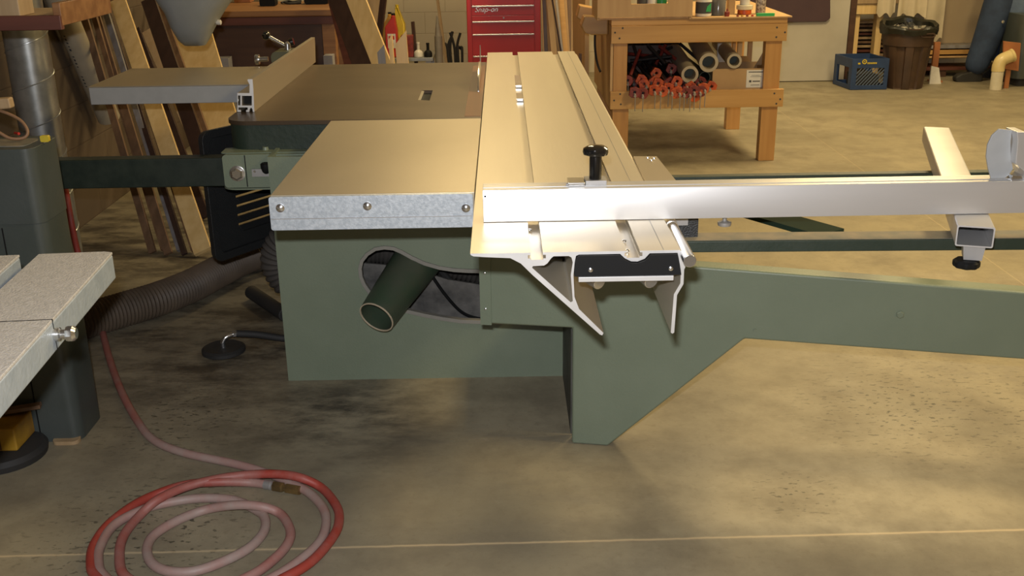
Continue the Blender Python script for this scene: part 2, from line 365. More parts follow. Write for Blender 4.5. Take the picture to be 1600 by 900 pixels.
cab = mb.build('cabinet', 'green', saw)
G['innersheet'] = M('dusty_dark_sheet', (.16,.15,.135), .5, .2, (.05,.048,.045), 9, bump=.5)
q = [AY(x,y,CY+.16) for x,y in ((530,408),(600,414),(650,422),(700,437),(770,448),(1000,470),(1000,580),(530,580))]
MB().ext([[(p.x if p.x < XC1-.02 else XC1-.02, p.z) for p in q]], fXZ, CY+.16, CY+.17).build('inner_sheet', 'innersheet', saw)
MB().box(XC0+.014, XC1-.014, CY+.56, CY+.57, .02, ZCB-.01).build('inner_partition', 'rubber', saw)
MB().ext([O2, I2], fXZ, CY-.006, CY+.016).build('cutout_edging', 'trim', cab, bevel=.003)
# dust port tube poking out of the cut-out
a = AY(588, 496, 3.12); b = AY(628, 440, CY); b = a+(b-a)*2.6; d = (b-a).normalized()
mb = MB(); N = 36; u = V((0,0,1)); u = (u-d*u.dot(d)).normalized(); w = d.cross(u); o = 0
L_ = (b-a).length
for p, r in ((a,.0600),(b,.092),(b,.089),(a,.0570)):
    mb.v += [p+r*(math.cos(2*math.pi*k/N)*u+math.sin(2*math.pi*k/N)*w) for k in range(N)]
for i in range(3): mb.f += [(i*N+k, i*N+(k+1)%N, (i+1)*N+(k+1)%N, (i+1)*N+k) for k in range(N)]
tb = mb.build('dust_port', 'green_tube', cab)
MB().pipe(a-d*.001, a+d*.003, .0602, .0567, 36).build('port_rim', M('bare_rim', (.5,.42,.3), .5), tb)
MB().cyl(a+d*.10, a+d*.104, .0600, n=36).build('port_blank', M('tube_inner_dark', (.06,.05,.045), .7), tb)
# ribbed hose inside cabinet and cables
def ribbed(pts, r, pitch, amp, n=26):
    P = catmull(pts, 14); L = [0]
    for i in range(1, len(P)): L.append(L[-1]+(P[i]-P[i-1]).length)
    tot = L[-1]; cnt = int(tot/pitch)*4; out = []; R = []; j = 0
    for k in range(cnt+1):
        s = tot*k/cnt
        while j < len(L)-2 and L[j+1] < s: j += 1
        t = (s-L[j])/max(L[j+1]-L[j], 1e-6); out.append(P[j].lerp(P[j+1], t)); R.append(r+amp*(1, .3, -1, .3)[k%4])
    return MB().tube(out, R, n)
y_ = CY+.52
h0 = AY(600,384,CY+.30); h1 = AY(740,414,CY+.33)
ribbed([(-.45,3.70,.185),(-.60,3.70,.188),(-.745,3.70,.190),(-.816,3.70,.219),(-.845,3.70,.29),(-.816,3.70,.361),(-.745,3.69,.392),h0+V((-.12,.01,.005)),h0,(h0+h1)/2,h1,h1+(h1-h0)*.9], .066, .017, .0045).build('cabinet_flex_hose', 'flexb', saw)
MB().tube(catmull([AY(675,431,3.36),AY(697,462,3.38),AY(722,488,3.4),AY(750,498,3.42),AY(790,500,3.44)], 6), .0055, 8).build('cable', 'black', saw)
MB().tube(catmull([AY(688,421,3.48),AY(705,442,3.5),AY(728,466,3.52),AY(760,480,3.6)], 6), .013, 10).build('cable', 'rubber', saw)
# long beam box at 10.6 deg with the foot
bd = V((1,-.19,0)).normalized(); bn = V((.19,1,0)).normalized(); B0 = V((.187,2.78,0))
def fB(u, v, w): return B0+bd*u+bn*w+V((0,0,v))
TH = .5
loopB = [(-.262,.372),(0,.372),(0,0),(.109,0),(.485,.367),(1.9,.335),(1.9,.515),(.34,.575),(-.262,.585)]
beam = MB().ext([loopB], fB, 0, .058).build('support_beam', 'green', saw, bevel=.007, seg=3)
MB().ext([[(-.268,.370),(-.235,.370),(-.235,.583),(-.268,.583)]], fB, -.004, 0).build('hinge_strip', 'green', beam)
for z in (.42, .53):
    MB().lathe([(.0038,0),(.003,.003),(.0008,.004)], fB(-.252, z, -.004), 12, -bn).build('rivet', 'steel', beam)
MB().lathe([(.011,0),(.011,.004),(.008,.006)], fB(.89,.463,0), 6, -bn).build('bolt_head', 'green', beam)
MB().lathe([(.005,0),(.005,.003)], fB(.512,.395,0), 8, -bn).build('bolt_head', 'green', beam)
MB().box(-.05,.25,CY-.001,CY+.0,.585,.6) if False else None
# outfeed (front extension) table
T = .87
ot = MB().box(-.562, -.0725, 2.432, 3.385, T-.012, T).box(-.552,-.0735,2.44,3.38,T-.075,T-.013).build('front_table', 'cast', saw, bevel=.0015)
st = MB().ext([rrect(-.564,-.0765,T-.084,T-.001,.006)], fXZ, 2.420, 2.431).build('edge_strip', 'zinc', saw, bevel=.0015)
MB().box(-.562,-.08,2.418,2.4195,T-.056,T-.054).build('strip_crease', 'steel_d', st)
for x, z in ((438,325),(574,322),(728,325)):
    p = AY(x, z, 2.42); sc = MB().lathe([(.0105,0),(.0105,.002),(.006,.005),(.0005,.006)], p, 16, (0,-1,0)).build('screw', 'steel', st)
MB().box(-.50,-.47,2.6,2.64,.5,T-.076).box(-.2,-.17,2.6,2.64,.5,T-.076).bar((-.485,2.62,.66),(-.485,CY+.01,.5),.03,.03).bar((-.185,2.62,.66),(-.185,CY+.01,.5),.03,.03).build('table_bracket', 'green_blk', saw) if False else MB().box(-.5,-.14,3.2,3.36,.776,T-.0755).build('table_bracket','green_blk',saw)
# main cast iron table
MB().box(.188,.198,2.842,CY-.002,.001,.371).build('foot_side_plate', M('grimy_steel', (.085,.085,.075), .6, 0, (.04,.04,.035), 8), beam)
R_ = .075
def mainloop(e=0):
    out = [(-.0725,3.3875),(-.0725,4.742+e),(-.915-e,4.742+e)]
    cx, cy = -.915-e+R_, 3.40-e+R_
    out += [(cx-R_*math.cos(math.radians(a)), cy-R_*math.sin(math.radians(a))) for a in range(0,91,10)]
    return out
slot = [(p.x,p.y) for p in (AZ(653,156,T),AZ(671,157,T),AZ(676,141,T),AZ(659,141,T))]
mt = MB().ext([mainloop(0), slot], fXY, T-.014, T).build('cast_iron_table', 'cast_brown', saw, bevel=.002)
MB().ext([mainloop(-.004)], fXY, T-.095, T-.0145).build('table_rim', 'green_dark', mt, bevel=.006)
MB().ext([[(x,y) for x, y in slot]], fXY, T-.0145, T-.012).build('slot_bottom', 'black', mt)
MB().ext([[(p.x,p.y) for p in (AZ(653,156,T),AZ(657,157,T),AZ(663,142,T),AZ(659,141,T))]], fXY, T-.012, T-.001).build('slot_lip', 'steel', mt)
a0, a1 = AZ(734,185,T), AZ(747,110,T)
MB().box(-.128,-.0745,3.42,4.62,T,T+.0012).build('throat_insert', 'insert', mt)
# blade / riving knife sticking up beside the insert
cy0 = 4.15
MB().ext([[(cy0-.24*math.cos(math.radians(a)) , T+.0+ .075*math.sin(math.radians(a))) for a in range(0,181,8)]], fYZ, -.0935,-.0895).build('saw_blade', 'steel', saw)
MB().ext([[(4.36,T-.02),(4.44,T-.02),(4.47,T+.09),(4.44,T+.11),(4.40,T+.06)]], fYZ, -.0935,-.0905).build('riving_knife', 'steel_d', saw)
# left extension table
ext = MB().box(-1.652,-.919,4.2,4.718,T-.004,T).build('side_table', 'cast', saw, bevel=.001)
MB().box(-1.651,-.919,4.2,4.206,T-.072,T-.0045).box(-1.651,-1.645,4.207,4.718,T-.072,T-.0045).box(-1.644,-.919,4.712,4.718,T-.072,T-.0045).build('side_table_skirt', 'pan', ext, bevel=.002)
MB().box(-.98,-.70,4.25,4.65,.66,.774).build('side_table_bracket', 'green_blk', saw)
# rail beam and its bracket
MB().box(-1.78,-.93,3.5,3.56,.628,.728).build('fence_beam', 'green_blk', saw, bevel=.004)
brk = MB().ext([rrect(-.93,-.45,3.34,3.62,.05)], fXY, .655,.66).ext([rrect(-.925,-.455,3.36,3.44,.01)], fXY, .772,.775).build('beam_bracket', 'green', saw)
MB().ext([rrect(-.917,-.45,.662,.772,.012)], fXZ, 3.342,3.36).build('bracket_face', 'green', brk, bevel=.004)
MB().box(-.905,-.45,3.36,3.56,.745,.752).build('bracket_top', 'steel_d', brk)
MB().lathe([(.026,0),(.026,.003),(.0225,.004)], AY(371,271,3.342), 24, (0,-1,0)).build('washer', 'steel', brk)
MB().lathe([(.021,.003),(.021,.014),(.015,.018)], AY(371,271,3.342), 6, (0,-1,0)).build('hex_bolt', 'steel', brk)
MB().box(AY(394,268,3.34).x, -.47, 3.335,3.341, .700,.725).build('scale_strip', 'steel_d', brk)
MB().box(AY(385,268,3.34).x-.003, AY(385,268,3.34).x, 3.3405,3.343, .665,.77).build('bracket_seam', 'black', brk)
for x, y in ((398,268),(418,266)): MB().lathe([(.0045,0),(.003,.003)], AY(x,y,3.335), 10, (0,-1,0)).build('screw', 'steel', brk)
p = AY(415,258,3.33); MB().lathe([(.006,-.028),(.012,-.022),(.0165,-.008),(.017,.004),(.012,.008)], p, 20).build('bracket_knob', 'black', brk)
p = AY(415,235,3.40); MB().lathe([(.012,-.04),(.012,.0),(.009,.012)], p, 12).build('bracket_post', 'green', brk)
MB().box(-.74,-.62,3.42,4.6,.74,.776).box(-.45,-.1,3.42,4.6,.775,.7755).build('table_support', 'green_blk', saw)
# open louvred door of the cabinet
p0 = V((-1.055,3.60,0)); p1 = V((-.765,4.03,0)); dd = (p1-p0).normalized(); dn_ = V((dd.y,-dd.x,0)); DL = (p1-p0).length
def fD(u, v, w): return p0+dd*u+dn_*w+V((0,0,v))
slots = []
for z in (.70,.60,.565,.53,.495,.46,.425):
    if z > .66: continue
    slots.append([(.13,z),(.45,z),(.45,z+.011),(.13,z+.011)])
dl = MB().ext([rrect(0,DL,.325,.795,.03)]+slots, fD, -.012, 0).build('louvred_door', 'blackm', saw)
MB().ext([rrect(-.004,DL+.004,.321,.799,.034), rrect(.026,DL-.02,.35,.77,.02)], fD, .0002, .014).build('door_rim', 'blackm', dl, bevel=.004)
for q in slots:
    z = q[0][1]; MB().ext([[(0,0),(.022,-.014),(.024,-.012),(.003,.003)]], lambda u,v,w,z=z: fD(w, z+v, u), .13, .45).build('louvre', 'blackm', dl)
MB().cyl(fD(.06,.70,.03), fD(.06,.62,.03), .012, n=16).build('door_latch', 'steel_d', dl)

# ------------------------------------------------------------------ sliding table
S = 3172.
def sl(x, y): return (-.07+(x-40)/S, T-(y-255)/(S*.955))
po = [(40,255),(415,255),(415,270),(400,270),(400,292),(418,292),(418,300),(495,300),(495,292),(512,292),(512,270),(493,270),(493,255),(1015,255),(1015,265),(1003,265),(1003,288),(1018,288),(1018,298),(1098,298),(1098,288),(1115,288),(1115,265),(1100,265),(1100,255),(1352,255),(1358,285),(1390,300),(1397,320),(1394,345),(1380,378),(1380,470),(1342,540),(1334,785),(1323,792),(1312,785),(1322,535),(1360,465),(1360,385),(1352,345),(1342,300),(1335,272),(1160,272),(1130,305),(1085,322),(1045,320),(1005,300),(975,272),(720,272),(700,280),(692,320),(685,400),(692,540),(722,620),(880,780),(872,795),(858,790),(430,398),(355,322),(290,287),(130,278),(60,272),(44,264)]
ph = [(430,340),(425,350),(668,575),(682,568),(668,400),(680,320),(672,290),(655,280),(560,280),(545,292),(520,325),(500,337)]
slide = thing('sliding_table', 'long silver aluminium sliding table with two grooves beside the saw', 'sliding table', (.15,3.5,.69))
top = MB().ext([[sl(*p) for p in po],[sl(*p) for p in ph]], fXZ, 1.953, 5.075).build('table_extrusion', 'alu', slide)
MB().ext([[sl(*p) for p in po],[sl(*p) for p in ph]], fXZ, 1.9515, 1.9528).build('sawn_end', 'alu_cut', top)
cap = [(690,400),(695,320),(705,285),(722,268+6),(972,276),(1003,304),(1043,325),(1087,327),(1134,309),(1164,276),(1332,276),(1340,305),(1349,347),(1358,390),(1360,404),(690,404)]
ec = MB().ext([[sl(*p) for p in cap]], fXZ, 1.945, 1.962).build('end_cap', 'black', slide)
for x in (790,1292): MB().lathe([(.0048,0),(.0044,.003),(.001,.0045)], V((sl(x,365)[0],1.945,sl(x,362)[1])), 14, (0,-1,0)).build('screw', 'steel', ec)
q0, q1 = sl(715,407), sl(1312,438)
MB().box(q0[0],q1[0],1.943,2.06,q1[1],q0[1]).build('roller_carrier', 'alu_cut', slide, bevel=.001)
for x0, x1, y0, y1 in ((790,858,478,505),(1160,1190,490,492)):
    a = V((sl(x0-20,0)[0],2.03,sl(0,470)[1])); b = V((sl(x1+5,0)[0],1.99,sl(0,493)[1]))
    MB().cyl(a, b, .0155, n=26).build('guide_roller', 'steel', slide, bevel=.002)
for x, y in ((1020,190),(1040,249),(430,120)):
    p = AZ(720+x/4, 330+y/4, T-.012); MB().lathe([(.005,0),(.005,.003),(.002,.004)], p, 14).build('slot_screw', 'steel', slide)
for y0, y1 in ((116,132),(144,153)):
    a = AZ(807,y1,T); b = AZ(807,y0,T)
    MB().box(.047,.073,a.y,b.y,T-.013,T-.003).build('slot_nut', 'steel', slide, bevel=.001)
MB().box(.3105,.3118,1.955,5.07,T,T+.0006).build('scribed_line', 'steel_d', slide)
# handle rod along the right side
a = AY(1078,408,1.90); b = AY(1046,347,2.22)
hr = MB().cyl(a, b, .0128, n=26).build('side_rod', 'steel', slide, bevel=.0015)
MB().cyl(a.lerp(b,.86), a.lerp(b,.90), .0142, n=26).build('rod_collar', 'chrome', hr)
MB().bar(a.lerp(b,.8)+V((-.02,0,.0)), a.lerp(b,.8)+V((.0,0,0)), .03, .012, (0,1,0)).build('rod_bracket', 'steel_d', slide)
p = AY(1060,347,2.26); q = AY(1090,376,2.26)
MB().ext([rrect(p.x-.004,q.x,q.z,p.z+.01,.006)], fXZ, 2.26, 2.33).build('end_stop_block', 'blackm', slide, bevel=.002)
MB().box(p.x-.03,p.x+.02,2.25,2.34,p.z-.005,p.z+.012).build('stop_clamp', 'steel_d', slide)
# side plate right of the table
a, b, c2, d2 = AZ(990,244,.862), AZ(1026,244,.862), AZ(1047,282,.862), AZ(1005,282,.862)
pl = MB().ext([[(a.x,a.y),(b.x,b.y),(c2.x+.02,c2.y-.15),(d2.x,d2.y-.15)]], fXY, .852, .862).build('side_plate', 'fence', slide, bevel=.001)
for x, y in ((1012,247),(1018,251),(1022,248)): MB().lathe([(.005,0),(.004,.004),(.001,.005)], AZ(x,y,.862), 12).build('plate_screw', 'steel', pl)

# ------------------------------------------------------------------ crosscut fence
cf = thing('crosscut_fence', 'long bright aluminium crosscut fence lying across the sliding table', 'fence', (.6,2.2,T))
FZ = T+.001; ft = FZ+.071
prof = [(2.168,FZ),(2.168,ft-.004),(2.170,ft),(2.184,ft),(2.184,ft-.010),(2.188,ft-.010),(2.188,ft+.001),(2.212,ft+.001),(2.212,ft-.010),(2.217,ft-.010),(2.217,ft),(2.228,ft),(2.230,ft-.003),(2.230,FZ)]
inn = [(2.171,FZ+.004),(2.227,FZ+.004),(2.227,ft-.016),(2.171,ft-.016)]
fe = MB().ext([prof, inn], fYZ, -.047, 1.75).build('fence_extrusion', 'alu_white', cf, bevel=.0008)
MB().lathe([(.0025,0),(.002,.0006)], AY(758,307,2.168), 14, (0,-1,0)).build('end_hole', 'black', fe)
# sliding stop block + black knob
x0, x1 = AY(887,290,2.2).x, AY(913,290,2.2).x
MB().box(x0,x1,2.183,2.232,ft+.0015,ft+.009).build('stop_block', 'steel', cf, bevel=.001)
MB().cyl((x0-.004,2.19,ft+.004),(x0,2.19,ft+.004),.003,n=10).build('stop_pin', 'steel_d', cf)
x2, x3 = AY(914,290,2.2).x, AY(947,290,2.2).x
MB().box(x2,x3,2.186,2.232,ft+.0015,ft+.012).build('clamp_foot', 'steel_d', cf, bevel=.001)
kc = V(((x2+x3)/2, 2.205, ft+.012))
kp = MB().lathe([(.0135,0),(.0135,.05),(.012,.055)], kc, 28).build('knob_stem', 'gloss', cf, bevel=.001)
mb = MB(); n = 60
prof_k = [(.0,.050),(.55,.050),(.93,.054),(1.0,.060),(.95,.067),(.7,.0715),(.3,.0735),(.0,.074)]
for r, h in prof_k:
    for k in range(n):
        a = 2*math.pi*k/n; rr = .0285*(1-.07*(.5+.5*math.cos(5*a))**2)*max(r, .001); mb.v.append(kc+V((rr*math.cos(a), rr*math.sin(a), h)))
for i in range(len(prof_k)-1): mb.f += [(i*n+k, i*n+(k+1)%n, (i+1)*n+(k+1)%n, (i+1)*n+k) for k in range(n)]
mb.build('lobed_knob', 'gloss', kp)
p = AY(1132,348,2.2); MB().lathe([(.014,-.006),(.015,-.003),(.015,.002),(.008,.004),(.005,.005),(.005,.022)], p, 20).build('underside_knob', 'steel_d', cf)
# flip stop: half-round grey plate with silver bracket
def FS(x, y, Y=2.205): p = AY(x, y, Y); return (p.x, p.z)
half = [(1558,200),(1578,202),(1576,222),(1576,245),(1580,262),(1573,272),(1560,282),(1546,279),(1541,262),(1538,243),(1540,225),(1547,210)]
fs = MB().ext([[FS(*p) for p in half]], fXZ, 2.195, 2.200).build('flip_stop_plate', 'pan', cf, bevel=.0008)
brp = [(1577,201),(1591,201),(1594,204),(1590,247),(1604,260),(1604,275),(1592,277),(1588,262),(1575,250),(1578,215)]
MB().ext([[FS(*p) for p in brp]], fXZ, 2.170, 2.222).build('flip_stop_arm', 'alu_white', cf, bevel=.002)
MB().ext([[FS(*p) for p in ((1573,270),(1606,270),(1606,281),(1570,281))]], fXZ, 2.180, 2.228).build('flip_stop_base', 'steel', cf, bevel=.002)

# ------------------------------------------------------------------ outrigger frame (dark green) and tube
og = thing('outrigger_table', 'dark green steel outrigger frame behind the crosscut fence', 'frame', (1.2,2.6,.8))
z = .80; a = AZ(1085,377,z); b = AZ(1600,373,z); Y1 = a.y
dirx = (b-a).normalized(); a2 = a-dirx*.10; b2 = b+dirx*.75; hh = .027
r2 = AZ(1300,360,z); tw = r2.y-Y1
MB().bar(a2+V((0,tw/2,-hh/2)), b2+V((0,tw/2,-hh/2)), tw, hh).build('front_rail', 'green_dark', og, bevel=.003)
MB().bar(a2+V((.02,tw*.5,.0005)), b2+V((0,tw*.5,.0005)), tw*.9, .001).build('dusty_top_strip', 'dust', og)
c0 = AZ(1040,277,z); c1 = AZ(1600,279,z)
MB().bar(V((c0.x-.1,c0.y+.015,z-hh/2)), V((c1.x+.6,c0.y+.015,z-hh/2)), .03, hh).build('rear_rail', 'green_dark', og, bevel=.003)
d0 = AZ(1301,357,z); d1 = AZ(1236,339,z); dv = (d1-d0).normalized(); tt = (c0.y-d0.y)/dv.y
MB().bar(d0+V((0,.0,-.014)), d0+dv*tt+V((0,0,-.014)), .085, .012).build('diagonal_brace', M('matt_dark_green',(.012,.024,.014),.85,spec=.15), og)
MB().box(b2.x-.06,b2.x-.02,Y1+tw,c0.y,z-hh,z-.001).box(a2.x,a2.x+.03,Y1+tw,c0.y,z-hh,z-.001).build('end_rail', 'green_dark', og)
MB().box(1.80,1.86,Y1+.005,Y1+.055,.517,z-hh-.001).build('support_post', 'green_dark', og)
tz = T-.0005
ta, tb_ = AZ(1496,352,tz), AZ(1556,356,tz)
dirb = (AZ(1443,198,tz)-ta); dirb.z = 0; L = dirb.length; dirb.normalize()
wd = (tb_-ta).length; sx_ = V((dirb.y,-dirb.x,0)); h_ = .045
tr = thing('outrigger_tube', 'square silver steel tube passing under the right end of crosscut fence', 'tube', (ta.x,ta.y,0))
def fT(u, v, w): return V((ta.x,ta.y,tz))+sx_*u+dirb*w+V((0,0,v))
MB().ext([rrect(0,wd,-h_,0,.004), rrect(.003,wd-.003,-h_+.003,-.003,.003)], fT, 0, L).build('tube_body', 'alu_white', tr)
MB().ext([[(.022,-h_-.032),(.058,-h_-.032),(.062,-h_),(.018,-h_)]], fT, .01, .05).build('clamp_bracket', 'steel_d', tr)
kb = fT(.030,-h_-.05,.02); n = 40; mb = MB()
for r, h in ((0,0),(.026,0),(.028,.004),(.028,.012),(.024,.016),(.0,.018)):
    for k in range(n):
        a = 2*math.pi*k/n; rr = max(r,.0004)*(1-.08*(.5+.5*math.cos(8*a))); mb.v.append(kb+V((rr*math.cos(a), rr*math.sin(a), h)))
for i in range(5): mb.f += [(i*n+k, i*n+(k+1)%n, (i+1)*n+(k+1)%n, (i+1)*n+k) for k in range(n)]
mb.build('clamp_knob', 'black', tr)
MB().cyl(kb+V((0,0,.017)), kb+V((0,0,.034)), .008, n=12).build('clamp_screw', 'steel', tr)

# ------------------------------------------------------------------ rip fence
rf = thing('rip_fence', 'aluminium rip fence with hollow square end standing on brown saw table', 'fence', (-.86,4.2,T))
def rc(x, y): p = AY(350+x/7.5, 100+y/7.5, 3.57); return (p.x, p.z)
ro = [(158,570),(158,350),(305,350),(305,240),(275,200),(280,188),(338,188),(340,560),(358,560),(358,570),(340,570),(318,574),(300,570),(290,545),(280,570),(262,570),(262,545),(280,545),(280,520),(172,520),(172,548),(200,548),(200,570)]
ro = [(158,570),(158,350),(300,350),(302,250),(278,205),(280,188),(336,188),(345,300),(358,570),(340,570),(335,535),(320,520),(305,535),(298,570),(262,570),(262,548),(280,548),(280,518),(170,518),(170,548),(200,548),(200,570)]
i1 = [(212,382),(328,382),(328,496),(212,496)]; i2 = [(166,378),(194,378),(194,494),(166,494),(166,450),(174,440),(174,425),(166,415)]
z_off = T+.0005-min(rc(*p)[1] for p in ro)
R2 = lambda l: [(rc(*p)[0], rc(*p)[1]+z_off) for p in l]
fx = MB().ext([R2(ro), R2(i1), R2(i2)], fXZ, 3.57, 4.83).build('fence_profile', 'fence', rf)
MB().ext([R2(ro), R2(i1), R2(i2)], fXZ, 3.5685, 3.5699).build('sawn_end', 'alu_cut', fx)
MB().ext([R2([(214,384),(326,384),(326,494),(214,494)])], fXZ, 3.60, 3.603).build('bore_plug', 'black', fx)
# clamp head and lever behind
hx = AY(448,90,4.86).x
MB().ext([rrect(hx-.065,-.868,T+.001,T+.115,.035,6)], fXZ, 4.50, 4.70).build('fence_head', 'grey', rf, bevel=.01) if False else MB().ext([rrect(-1.03,-.862,T+.001,T+.062,.025,6)], fXZ, 4.725, 4.86).build('fence_head', M('olive_enamel',(.10,.10,.05),.5), rf, bevel=.008)
a, b = AY(399,93,4.78), AY(412,92,4.78)
MB().cyl(a, b+V((.02,0,0)), .011, n=18).build('side_spindle', 'steel', rf); MB().lathe([(.022,0),(.024,.006),(.022,.018)], a, 20, (1,0,0)).build('side_knob', 'steel', rf)
p = AY(450,84,4.80); q = AY(449,68,4.80); MB().cyl(V((p.x,p.y,T+.05)), q, .016, .014, n=20).cyl(q, q+V((0,0,.008)), .014,.006,n=20).build('lever_post', 'steel', rf)
a = AY(448,73,4.80); b = AY(417,56,4.80); MB().cyl(a, b, .0085, n=14).build('lever', 'steel', rf)
MB().lathe([(.012,-.012),(.020,-.004),(.022,.006),(.014,.018)], b, 18, (b-a)).build('lever_knob', 'gloss', rf)
p = AY(452,66,4.83); MB().lathe([(.014,0),(.018,.008),(.016,.02)], p, 18, (1,0,.2)).build('rear_knob', 'gloss', rf)

# ------------------------------------------------------------------ left foreground band saw
bs = thing('band_saw', 'grey band saw with pale speckled iron table at the left edge', 'band saw', (-1.6,2.9,0))
ZT = .80
pa, pb = AZ(177,392,ZT), AZ(0,590,ZT)
ed = (pb-pa).normalized(); en = V((ed.y,-ed.x,0))            # en points left/back into the table
if en.x > 0: en = -en
A = lambda u, v: (pa+ed*u+en*v)                             # u toward the camera, v to the left
g0 = (AZ(67,391,ZT)-pa).dot(en); g1 = (AZ(36,393,ZT)-pa).dot(en)
TL = .95; TW = g1+.55; c = .02
def fA(u, v, w): q = A(u, v); return V((q.x,q.y,w))
mb = MB().ext([[(c*.4,0),(TL,0),(TL,g0),(0,g0),(0,c)]], fA, ZT-.006, ZT)
mb.ext([[(0,g1),(TL,g1),(TL,TW),(0,TW)]], fA, ZT-.006, ZT)
tbl = mb.build('saw_table', 'granite', bs, bevel=.0015)
mb = MB().ext([[(c*.4,0),(TL,0),(TL,g0),(0,g0),(0,c)]], fA, ZT-.062, ZT-.0062).ext([[(0,g1),(TL,g1),(TL,TW),(0,TW)]], fA, ZT-.062, ZT-.0062).ext([[(.01,g0-.02),(TL,g0-.02),(TL,g1+.02),(.01,g1+.02)]], fA, ZT-.07, ZT-.0625)
mb.build('table_edge', 'grey_side', tbl, bevel=.004)
MB().ext([[(.10,g0+.012),(TL,g0+.012),(TL,g1-.012),(.10,g1-.012)]], fA, ZT-.0615, ZT-.028).build('slot_strip', M('pink_wood_strip', (.52,.38,.30), .7), tbl)
bp = AZ(84,499,ZT); ub = (bp-pa).dot(ed)
MB().ext([[(ub-.0015,-.001),(ub+.0015,-.001),(ub+.0015,g0-.01),(ub-.0015,g0-.01)]], fA, ZT-.004, ZT+.0003).build('blade_slot', 'black', tbl)
MB().ext([[(ub-.001,-.0008),(ub+.001,-.0008),(ub+.001,.0),(ub-.001,.0)]], fA, ZT-.06, ZT).build('edge_slot', 'black', tbl)
q = fA(ub, 0, ZT-.03); bl = MB().lathe([(.013,0),(.013,.010),(.009,.012),(.008,.030)], q, 20, -en).build('table_pin', 'steel', tbl)
MB().lathe([(.014,.022),(.0155,.026),(.0155,.034),(.010,.040)], q, 8, -en).build('pin_head', 'steel', bl)
# column
XB = -1.303
colm = MB().ext([rrect(-2.05,XB,2.85,3.035,.035,5)], fXY, 0, .89).build('column', 'grey', bs, bevel=.012, seg=3)
MB().ext([rrect(-2.05,XB+.002,2.848,3.037,.035,5)], fXY, .69, .905).build('column_hood', 'grey', bs, bevel=.03, seg=5)
MB().ext([rrect(-2.0,XB-.03,2.88,2.985,.02,3)], fXY, .9055, .908).build('sawdust_layer', 'dust', bs)
MB().box(-1.425,-1.422,2.8475,2.8499,.02,.68).build('panel_seam', 'black', bs)
MB().box(-2.0,-1.45,2.2,2.3,.42,.72).box(-1.9,-1.75,2.3,2.86,.5,.62).build('table_trunnion', 'grey', bs, bevel=.01)
MB().ext([rrect(-2.6,-1.75,2.95,3.15,.05,4)], fXY, .85, 2.0).build('upper_column', 'grey', bs, bevel=.02)
MB().ext([rrect(AZ(84,692).x, AZ(124,692).x, AZ(100,696).y, AZ(100,696).y+.045, .018)], fXY, 0, .012).build('wood_shim', 'tan', None, bevel=.004, label='small chip of wood wedged at the foot of the grey column', cat='wood chip')
# things on the column top
p = AY(0,158,2.95)
tp = .9085
pts = [AY(-30,190,2.97),AY(0,173,2.97),AY(18,180,2.97),AY(33,198,2.98),AY(38,214,2.98)]
pl_ = [(-1.52,2.97,tp+.05),(-1.46,2.97,tp+.085),(-1.42,2.97,tp+.080),(-1.375,2.97,tp+.055),(-1.355,2.96,tp+.025),(-1.365,2.95,tp+.008),(-1.40,2.94,tp+.010),(-1.44,2.94,tp+.035),(-1.50,2.94,tp+.06)]
cl = thing('cable_loop', 'loop of brown rubber cable with wooden handle on the grey saw column', 'cable', (-1.44,2.96,tp))
MB().tube(catmull(pl_, 8), .0045, 10).build('cable', 'brownhose', cl)
MB().bar((-1.50,2.955,tp+.10),(AY(18,155,2.955).x,2.955,tp+.108),.03,.03).build('wooden_handle', 'tan', cl, bevel=.005)
MB().box(-1.50,-1.46,2.94,2.97,tp,tp+.09).build('handle_stand', 'rubber', cl)
p = AZ(70,222,tp); MB().ext([rrect(p.x-.012,p.x+.012,tp,tp+.018,.004)], fXZ, p.y, p.y+.012).build('yellow_tag', 'yellow', None, label='tiny yellow plastic tag on top of the grey saw column', cat='tag')
p = AZ(24,210,tp); MB().cyl(p+V((0,0,.004)), p+V((.02,-.02,.006)), .004, n=10).build('red_crayon', 'oilred', None, label='short red crayon lying inside the brown cable loop', cat='crayon')
q = AY(0,158,3.2)
# yellow and black foot unit under the table
fu = thing('floor_stand', 'round black floor stand with yellow and brown block under speckled saw table', 'stand', (AZ(8,720).x,AZ(8,720).y,0))
bc = AZ(5,712); MB().lathe([(.10,0),(.125,.002),(.128,.02),(.118,.034),(.09,.042)], bc, 36).build('round_base', 'rubber', fu)
bc2 = bc+V((.0,.0,.042)); bx = MB().box(bc2.x-.11,bc2.x+.075,bc2.y-.055,bc2.y+.07,.0425,.115).build('yellow_block', 'yelp', fu, bevel=.006)
MB().box(bc2.x-.10,bc2.x+.030,bc2.y-.058,bc2.y-.0555,.05,.098).build('brown_plate', M('brown_plate_paint',(.12,.055,.02),.5), bx)
MB().bar((bc2.x-.07,bc2.y+.02,.122),(bc2.x+.11,bc2.y+.06,.135),.03,.013).build('pedal', 'brownb', fu, bevel=.003)

